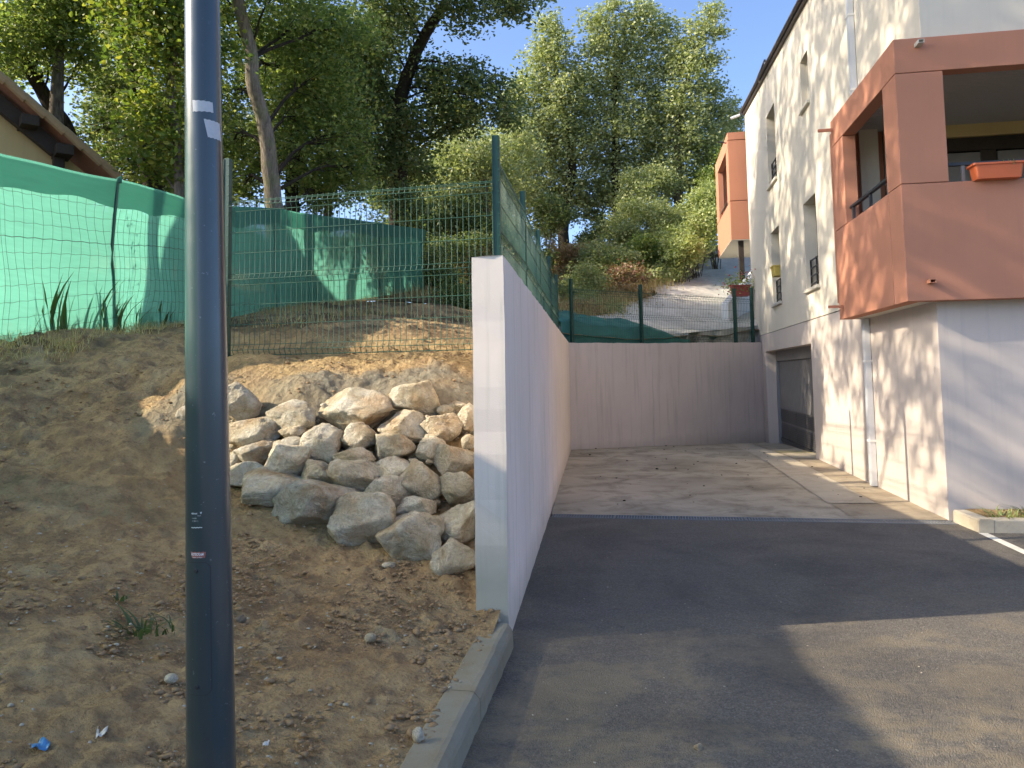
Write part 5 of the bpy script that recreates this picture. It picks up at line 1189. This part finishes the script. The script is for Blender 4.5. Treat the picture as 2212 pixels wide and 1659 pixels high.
SH = [(1500, 505, 27, 62, L_YELL, 'yellow-green rounded shrub beside the grey slope liner', 1), (1545, 440, 28.5, 50, L_YELL, 'yellow-green bush against the far terracotta balcony', 1), (1440, 470, 29, 60, L_OLIVE, 'grey-green shrub uphill behind the yellow-green one', .9),
      (1375, 500, 29.5, 60, L_OLIVE, 'loose grey-green shrub with pale bare stems in the middle of the slope', .7), (1385, 560, 26.5, 48, L_GREEN, 'deep green shrub above the reddish bush', 1), (1320, 575, 26, 50, L_OLIVE, 'green shrub left of the deep green one', .9),
      (1300, 520, 31, 40, L_DARK, 'dark shrub just right of the low sky gap', .9), (1235, 575, 27, 50, L_DRY, 'dry brown bush just right of the wall fence posts', 1.1), (1340, 615, 24, 52, L_RED, 'reddish brown bush behind the back fence', 1.1),
      (1255, 630, 22.5, 50, L_OLIVE, 'tangled olive bush low behind the back fence', 1.1), (1290, 665, 21, 46, L_OLIVE, 'sparse green-brown scrub at the foot of the slope', 1.1), (1240, 690, 19.8, 36, L_DRY, 'brown scrub at the left corner behind the back wall', 1.),
      (1440, 590, 26, 30, L_YELL, 'small yellowish shrub at the upper edge of the liner', .8), (1365, 655, 22.5, 34, L_DRY, 'straw-coloured scrub beside the liner edge', 1.), (1400, 420, 31, 60, L_OLIVE, 'tall grey-green shrub under the tallest oak', .8), (1560, 380, 31, 50, L_GREEN, 'green bush behind the far balcony', .8),
      (1475, 545, 26, 44, L_YELL, 'pale yellow shrub overhanging the liner', .9),
      (1310, 600, 25.5, 48, L_YELL, 'pale green scrub left of the reddish bush', 1.), (1275, 570, 28, 46, L_OLIVE, 'grey-green scrub right of the dry brown bush', 1.), (1400, 610, 25, 36, L_OLIVE, 'thin olive scrub at the top edge of the liner', .9), (1340, 540, 29, 50, L_OLIVE, 'olive bush in the middle of the slope below the tall oaks', 1.),
      (50, 470, 14, 60, L_DARK, 'dark bush behind the netting at the left edge', 1.), (160, 480, 14, 60, L_DARK, 'dark bush behind the netting below the house', 1.), (270, 500, 15.5, 55, L_DARK, 'dark bush behind the leaning net post', 1.), (370, 510, 17, 55, L_DARK, 'dark bush behind the netting left of the lamp post', 1.), (470, 530, 19, 50, L_DARK, 'dark bush behind the netting right of the lamp post', 1.),
      (560, 540, 20, 50, L_DARK, 'dark bush behind the netting at the foot of the pale trunk', 1.), (660, 545, 21, 50, L_DARK, 'dark bush behind the middle of the shaded netting', 1.), (760, 555, 23, 50, L_DARK, 'dark bush behind the right part of the netting', 1.), (850, 560, 25, 50, L_DARK, 'dark bush behind the last bay of the netting', 1.),
      (940, 590, 20, 55, L_DARK, 'dark shrub right of the end of the netting', .9), (1010, 560, 22, 60, L_DARK, 'dark shrub behind the middle of the wire panel', .9), (985, 660, 17.5, 40, L_DARK, 'low dark undergrowth left of the retaining wall', .8), (1055, 590, 22, 50, L_DRY, 'brown dead bush seen through the wire left of the tall post', .7), (1040, 500, 25, 55, L_DARK, 'dark thicket behind the tall fence post', .8),
      (905, 500, 24, 55, L_DARK, 'dark thicket above the far end of the netting', .9), (1000, 480, 25, 50, L_DARK, 'shaded bush above the dark shrubs', .8), (860, 440, 25, 55, L_DARK, 'shaded bush at the foot of the big oak', .9), (1110, 520, 24, 45, L_OLIVE, 'olive bush seen through the wall fence', .7), (1150, 580, 24, 40, L_DARK, 'dark bush seen through the second wall fence panel', .8), (1180, 470, 30, 45, L_DARK, 'dark bush left of the low sky gap', .8)]
for i, (a, b, Y, r, m, lab, dn) in enumerate(SH): shrub(a, b, Y, r, m, lab, seed=500+i, dens=dn, size=.085 if Y < 24 else .11, group='shrubs on the slope', flat=.9)
# geraniums
def build_flowers():
    p = GP+ZZ*.35; r = np.random.default_rng(3); e = empty('geranium', tuple(p), label='trailing geranium with red and pink blooms above the white ramp wall', cat='flower')
    V, F, rnd, _ = leaf_cloud([p, p+V3(.25, 0, -.05), p-V3(.25, 0, .05)], [.28]*3, [160]*3, .07, 5, quad=True); link('leaves', fastmesh('leaves', V, F, face_attr={'rnd': rnd}), e, L_GREEN)
    V, F, rnd, _ = leaf_cloud([p+ZZ*.25, p+V3(.3, -.1, .2), p-V3(.35, .1, .1)], [.25]*3, [26]*3, .07, 6, quad=True); link('blooms', fastmesh('blooms', V, F, face_attr={'rnd': rnd}), e, m_leaf('geranium_red', [(.35, .03, .03), (.5, .08, .07), (.6, .3, .28), (.4, .04, .05)], .3))
build_flowers()

# ------------------------------------------------------------------ grasses and plants along the net
def grass_field(name, P, h, w, mat, seed, lean=.7, **k):
    r = np.random.default_rng(seed); n = len(P); an = r.uniform(0, 6.28, n); hh = (h*r.uniform(.4, 1.2, n))[:, None]; d = np.stack([np.cos(an), np.sin(an), 0*an], 1); q = np.stack([-d[:, 1], d[:, 0], 0*an], 1)
    l = (lean*r.uniform(.1, 1, n))[:, None]*hh; ww = (w*r.uniform(.6, 1.3, n))[:, None]
    A = P; M = P+ZZ*hh*.6+d*l*.35; T = P+ZZ*hh*.9+d*l
    V = np.stack([A-q*ww, A+q*ww, M+q*ww*.7, M-q*ww*.7, T], 1).reshape(-1, 3); I = np.arange(n)[:, None]*5
    me = bpy.data.meshes.new(name); Fq = I+np.array([0, 1, 2, 3]); Ft = I+np.array([3, 2, 4, 4])
    F = np.concatenate([I+np.array([0, 1, 2]), I+np.array([0, 2, 3]), I+np.array([3, 2, 4])]); me = fastmesh(name, V, F, face_attr={'rnd': np.tile(r.uniform(size=n), 3)})
    return tag(link(name, me, None, mat), kind='stuff', **k)
def build_grass():
    r = np.random.default_rng(8)
    # dry fringe under the netting, near side
    n = 5200; q = r.uniform(NS[2], NS[-1], n); P = NSURF(q, np.zeros(n), .05+r.uniform(-.15, .55, n)**1.0)
    P[:, 2] = hz(P[:, 0], P[:, 1])+.0; ok = vnoise(P*1.1, 4) > -.3; grass_field('dry_grass', P[ok], .13, .004, GRASS, 9, 1.3)
    n = 2600; x = r.uniform(-6.5, -4.2, n); y = r.uniform(6.3, 7.7, n); P = np.stack([x, y, hz(x, y)+.01], 1); P = P[vnoise(P*1.6, 6) > -.1]; grass_field('dry_grass', P, .10, .0035, GRASS, 10, 1.6)
    # on the hill
    n = 16000; y = r.uniform(17.4, 34, n); x = r.uniform(-6, 9, n); xl = np.interp(y, [17, 19, 20, 22.5, 27, 30, 33, 36], [.9, 1.6, 2.3, 3.7, 5.8, 7.6, 9.4, 11.0]); ok = (x < xl+.15) & (y > 17.2+np.clip(x-1.1, 0, 9)*.636)
    P = np.stack([x, y, hz(x, y)+.05], 1)[ok]; grass_field('hill_grass', P, .28, .010, GRASS, 11, .9)
    n = 4000; y = r.uniform(18.5, 30, n); x = np.interp(y, [17, 19, 20, 22.5, 27, 30, 33, 36], [.9, 1.6, 2.3, 3.7, 5.8, 7.6, 9.4, 11.0])+r.normal(size=n)*.35-.3; P = np.stack([x, y, hz(x, y)+.15], 1); P = P[y > 17.4+(np.clip(x, 1.1, 9)-1.1)*.636]; grass_field('straw_fringe', P, .30, .010, GRASS, 12, .8)
    # terrace tufts on the second bank
    n = 2500; x = r.uniform(-4.0, .2, n); y = r.uniform(9.3, 13.5, n); P = np.stack([x, y, hz(x, y)+.01], 1); P = P[(vnoise(P*1.5, 16) > .1) & (P[:, 0] < xr(P[:, 1])-.05)]; grass_field('dry_grass', P, .14, .005, GRASS, 13, 1.3)
    # sword-leaved plants behind the near netting: they shadow the net
    L = ['nearest the left edge', 'a little right of the first', 'left of the leaning net post', 'right behind the leaning net post', 'just right of the leaning net post', 'halfway between net post and lamp post', 'next to the lamp post left side']
    for i, (px, n, h) in enumerate(((60, 6, .5), (110, 14, .72), (150, 16, .62), (215, 14, .8), (262, 26, .62), (310, 22, .55), (360, 26, .5))):
        q = np.interp(px, [c[0] for c in NETCTL], NS); P = NSURF(np.array([q]), np.array([0.]), np.array([-.16]))[0]; P[2] = h1(P[0], P[1])-.02
        blades('iris_plant', P, n, h, .045, L_WEED, None, .22, .55, 60+i, label='clump of sword-shaped leaves behind the netting, '+L[i], cat='plant', group='sword-leaved plants behind the netting')
    for i, px in enumerate((290, 320, 345, 375, 395)):
        q = np.interp(px, [c[0] for c in NETCTL], NS); P = NSURF(np.array([q]), np.array([0.]), np.array([-.14]))[0]; g = h1(P[0], P[1]); mb = MB(); rg = np.random.default_rng(i+90); P[2] = g
        S = limb(mb, P, P+V3(.1*rg.normal()*.5, .2*rg.normal(), 1.15+.3*rg.uniform()), .006, .002, i+9, 3, 9)
        for j in range(3, 9):
            for s in range(2): e_ = S[j]+V3(.04*rg.normal(), .10*rg.normal(), .08); mb.tube([S[j], e_], .0025, 3); c, Fq = ICO[1]; mb.add(c*.012*(1, 1, 1.8)+e_, Fq)
        mb.build('seed_stalk', None, MT['bark_dark'], label='tall dry seed stalk behind the netting, number %s from the lamp post' % ['five', 'four', 'three', 'two', 'one'][i], cat='plant', group='dry seed stalks behind the netting')
build_grass()

# ------------------------------------------------------------------ the house on the left
def build_house():
    phi = math.radians(40); E = V3(math.cos(phi), math.sin(phi), 0); N = V3(-math.sin(phi), math.cos(phi), 0)
    Bq = at(252, 386, 14.6); C0 = V3(0, 0, EYE)
    def hit(px, py, off=0.):
        d = ray(px, py); t = ((Bq+N*off-C0)@N)/(d@N); return C0+d*t
    A = hit(0, 172); run = (Bq-A)@E; m = (A[2]-Bq[2])/run
    e = empty('house', (Bq[0], Bq[1], 2.6), label='ochre gabled house with dark timber rafters behind the netting', cat='house')
    O = V3(Bq[0], Bq[1], 0); ez = Bq[2]-.10; X = -E; ax = (O, X, N, ZZ); P3 = lambda x, d, z: O+X*x+N*d+ZZ*z
    zr = lambda x: ez+(x if x <= 6.2 else 12.4-x)*m
    mb = MB(); pts = [(.35, 0), (12, 0), (12, zr(12)-.16), (6.2, zr(6.2)-.16), (.35, zr(.35)-.16)]
    mb.add([P3(x, d, z) for d in (.35, .6) for x, z in pts], [(4, 3, 2, 1, 0), (5, 6, 7, 8, 9), (0, 1, 6, 5), (4, 0, 5, 9)], MT['house'])
    mb.add([P3(.35, .36, 0), P3(.35, 9, 0), P3(.35, 9, ez), P3(.35, .36, ez)], [(0, 1, 2, 3)], MT['house']); mb.add([P3(12, .36, 0), P3(12, 9, 0), P3(12, 9, ez), P3(12, .36, ez)], [(0, 1, 2, 3)], MT['house']); mb.build('gable_wall', e)
    for s in (0, 1):
        mb = MB(); x0, x1 = (0, 6.2) if s == 0 else (12.6, 6.2)
        V = [P3(x, d, zr(x)+t) for t in (-.02, .08) for x, d in ((x0, -.25), (x1, -.25), (x1, 9.2), (x0, 9.2))]
        mb.add(V, [(0, 1, 2, 3), (7, 6, 5, 4), (0, 4, 5, 1), (0, 3, 7, 4), (1, 5, 6, 2)], MT['tile']); ro = mb.build('roof', e)
        if s == 0:
            mb = MB(); n = 20
            for k in range(n):
                x = 6.2*k/n; x2 = x+6.2/n*1.1; mb.tube([P3(x, -.25, zr(x)+.05), P3(x2, -.25, zr(min(x2, 6.2))+.075)], [.085, .078], 8, MT['verge'])
            mb.build('verge_tiles', ro, kind='stuff')
    def xof(px, py): return -((hit(px, py)-Bq)@E)
    xp = xof(130, 318); d = X*1+ZZ*m; d /= np.linalg.norm(d); up_ = np.cross(N, d); up_ = up_ if up_[2] > 0 else -up_
    f = MB(); f.box((0, 0, -.26), (6.5, .18, 0), MT['timber'], (P3(xp-.05, .08, zr(xp-.05)-.10), d, N, up_)); f.build('rafter', e, bevel=.01)
    f = MB(); f.box((xp-.1, .09, 1.5), (xp+.08, .27, zr(xp)-.3), MT['timber'], ax); f.build('timber_post', e, bevel=.008)
    for px, py in ((153, 310), (79, 250)):
        x = xof(px, py); f = MB(); f.box((x-.02, -.22, zr(x)-.24), (x+.26, .34, zr(x)-.05), MT['timber'], ax); f.build('purlin_end', e, bevel=.01)
build_house()
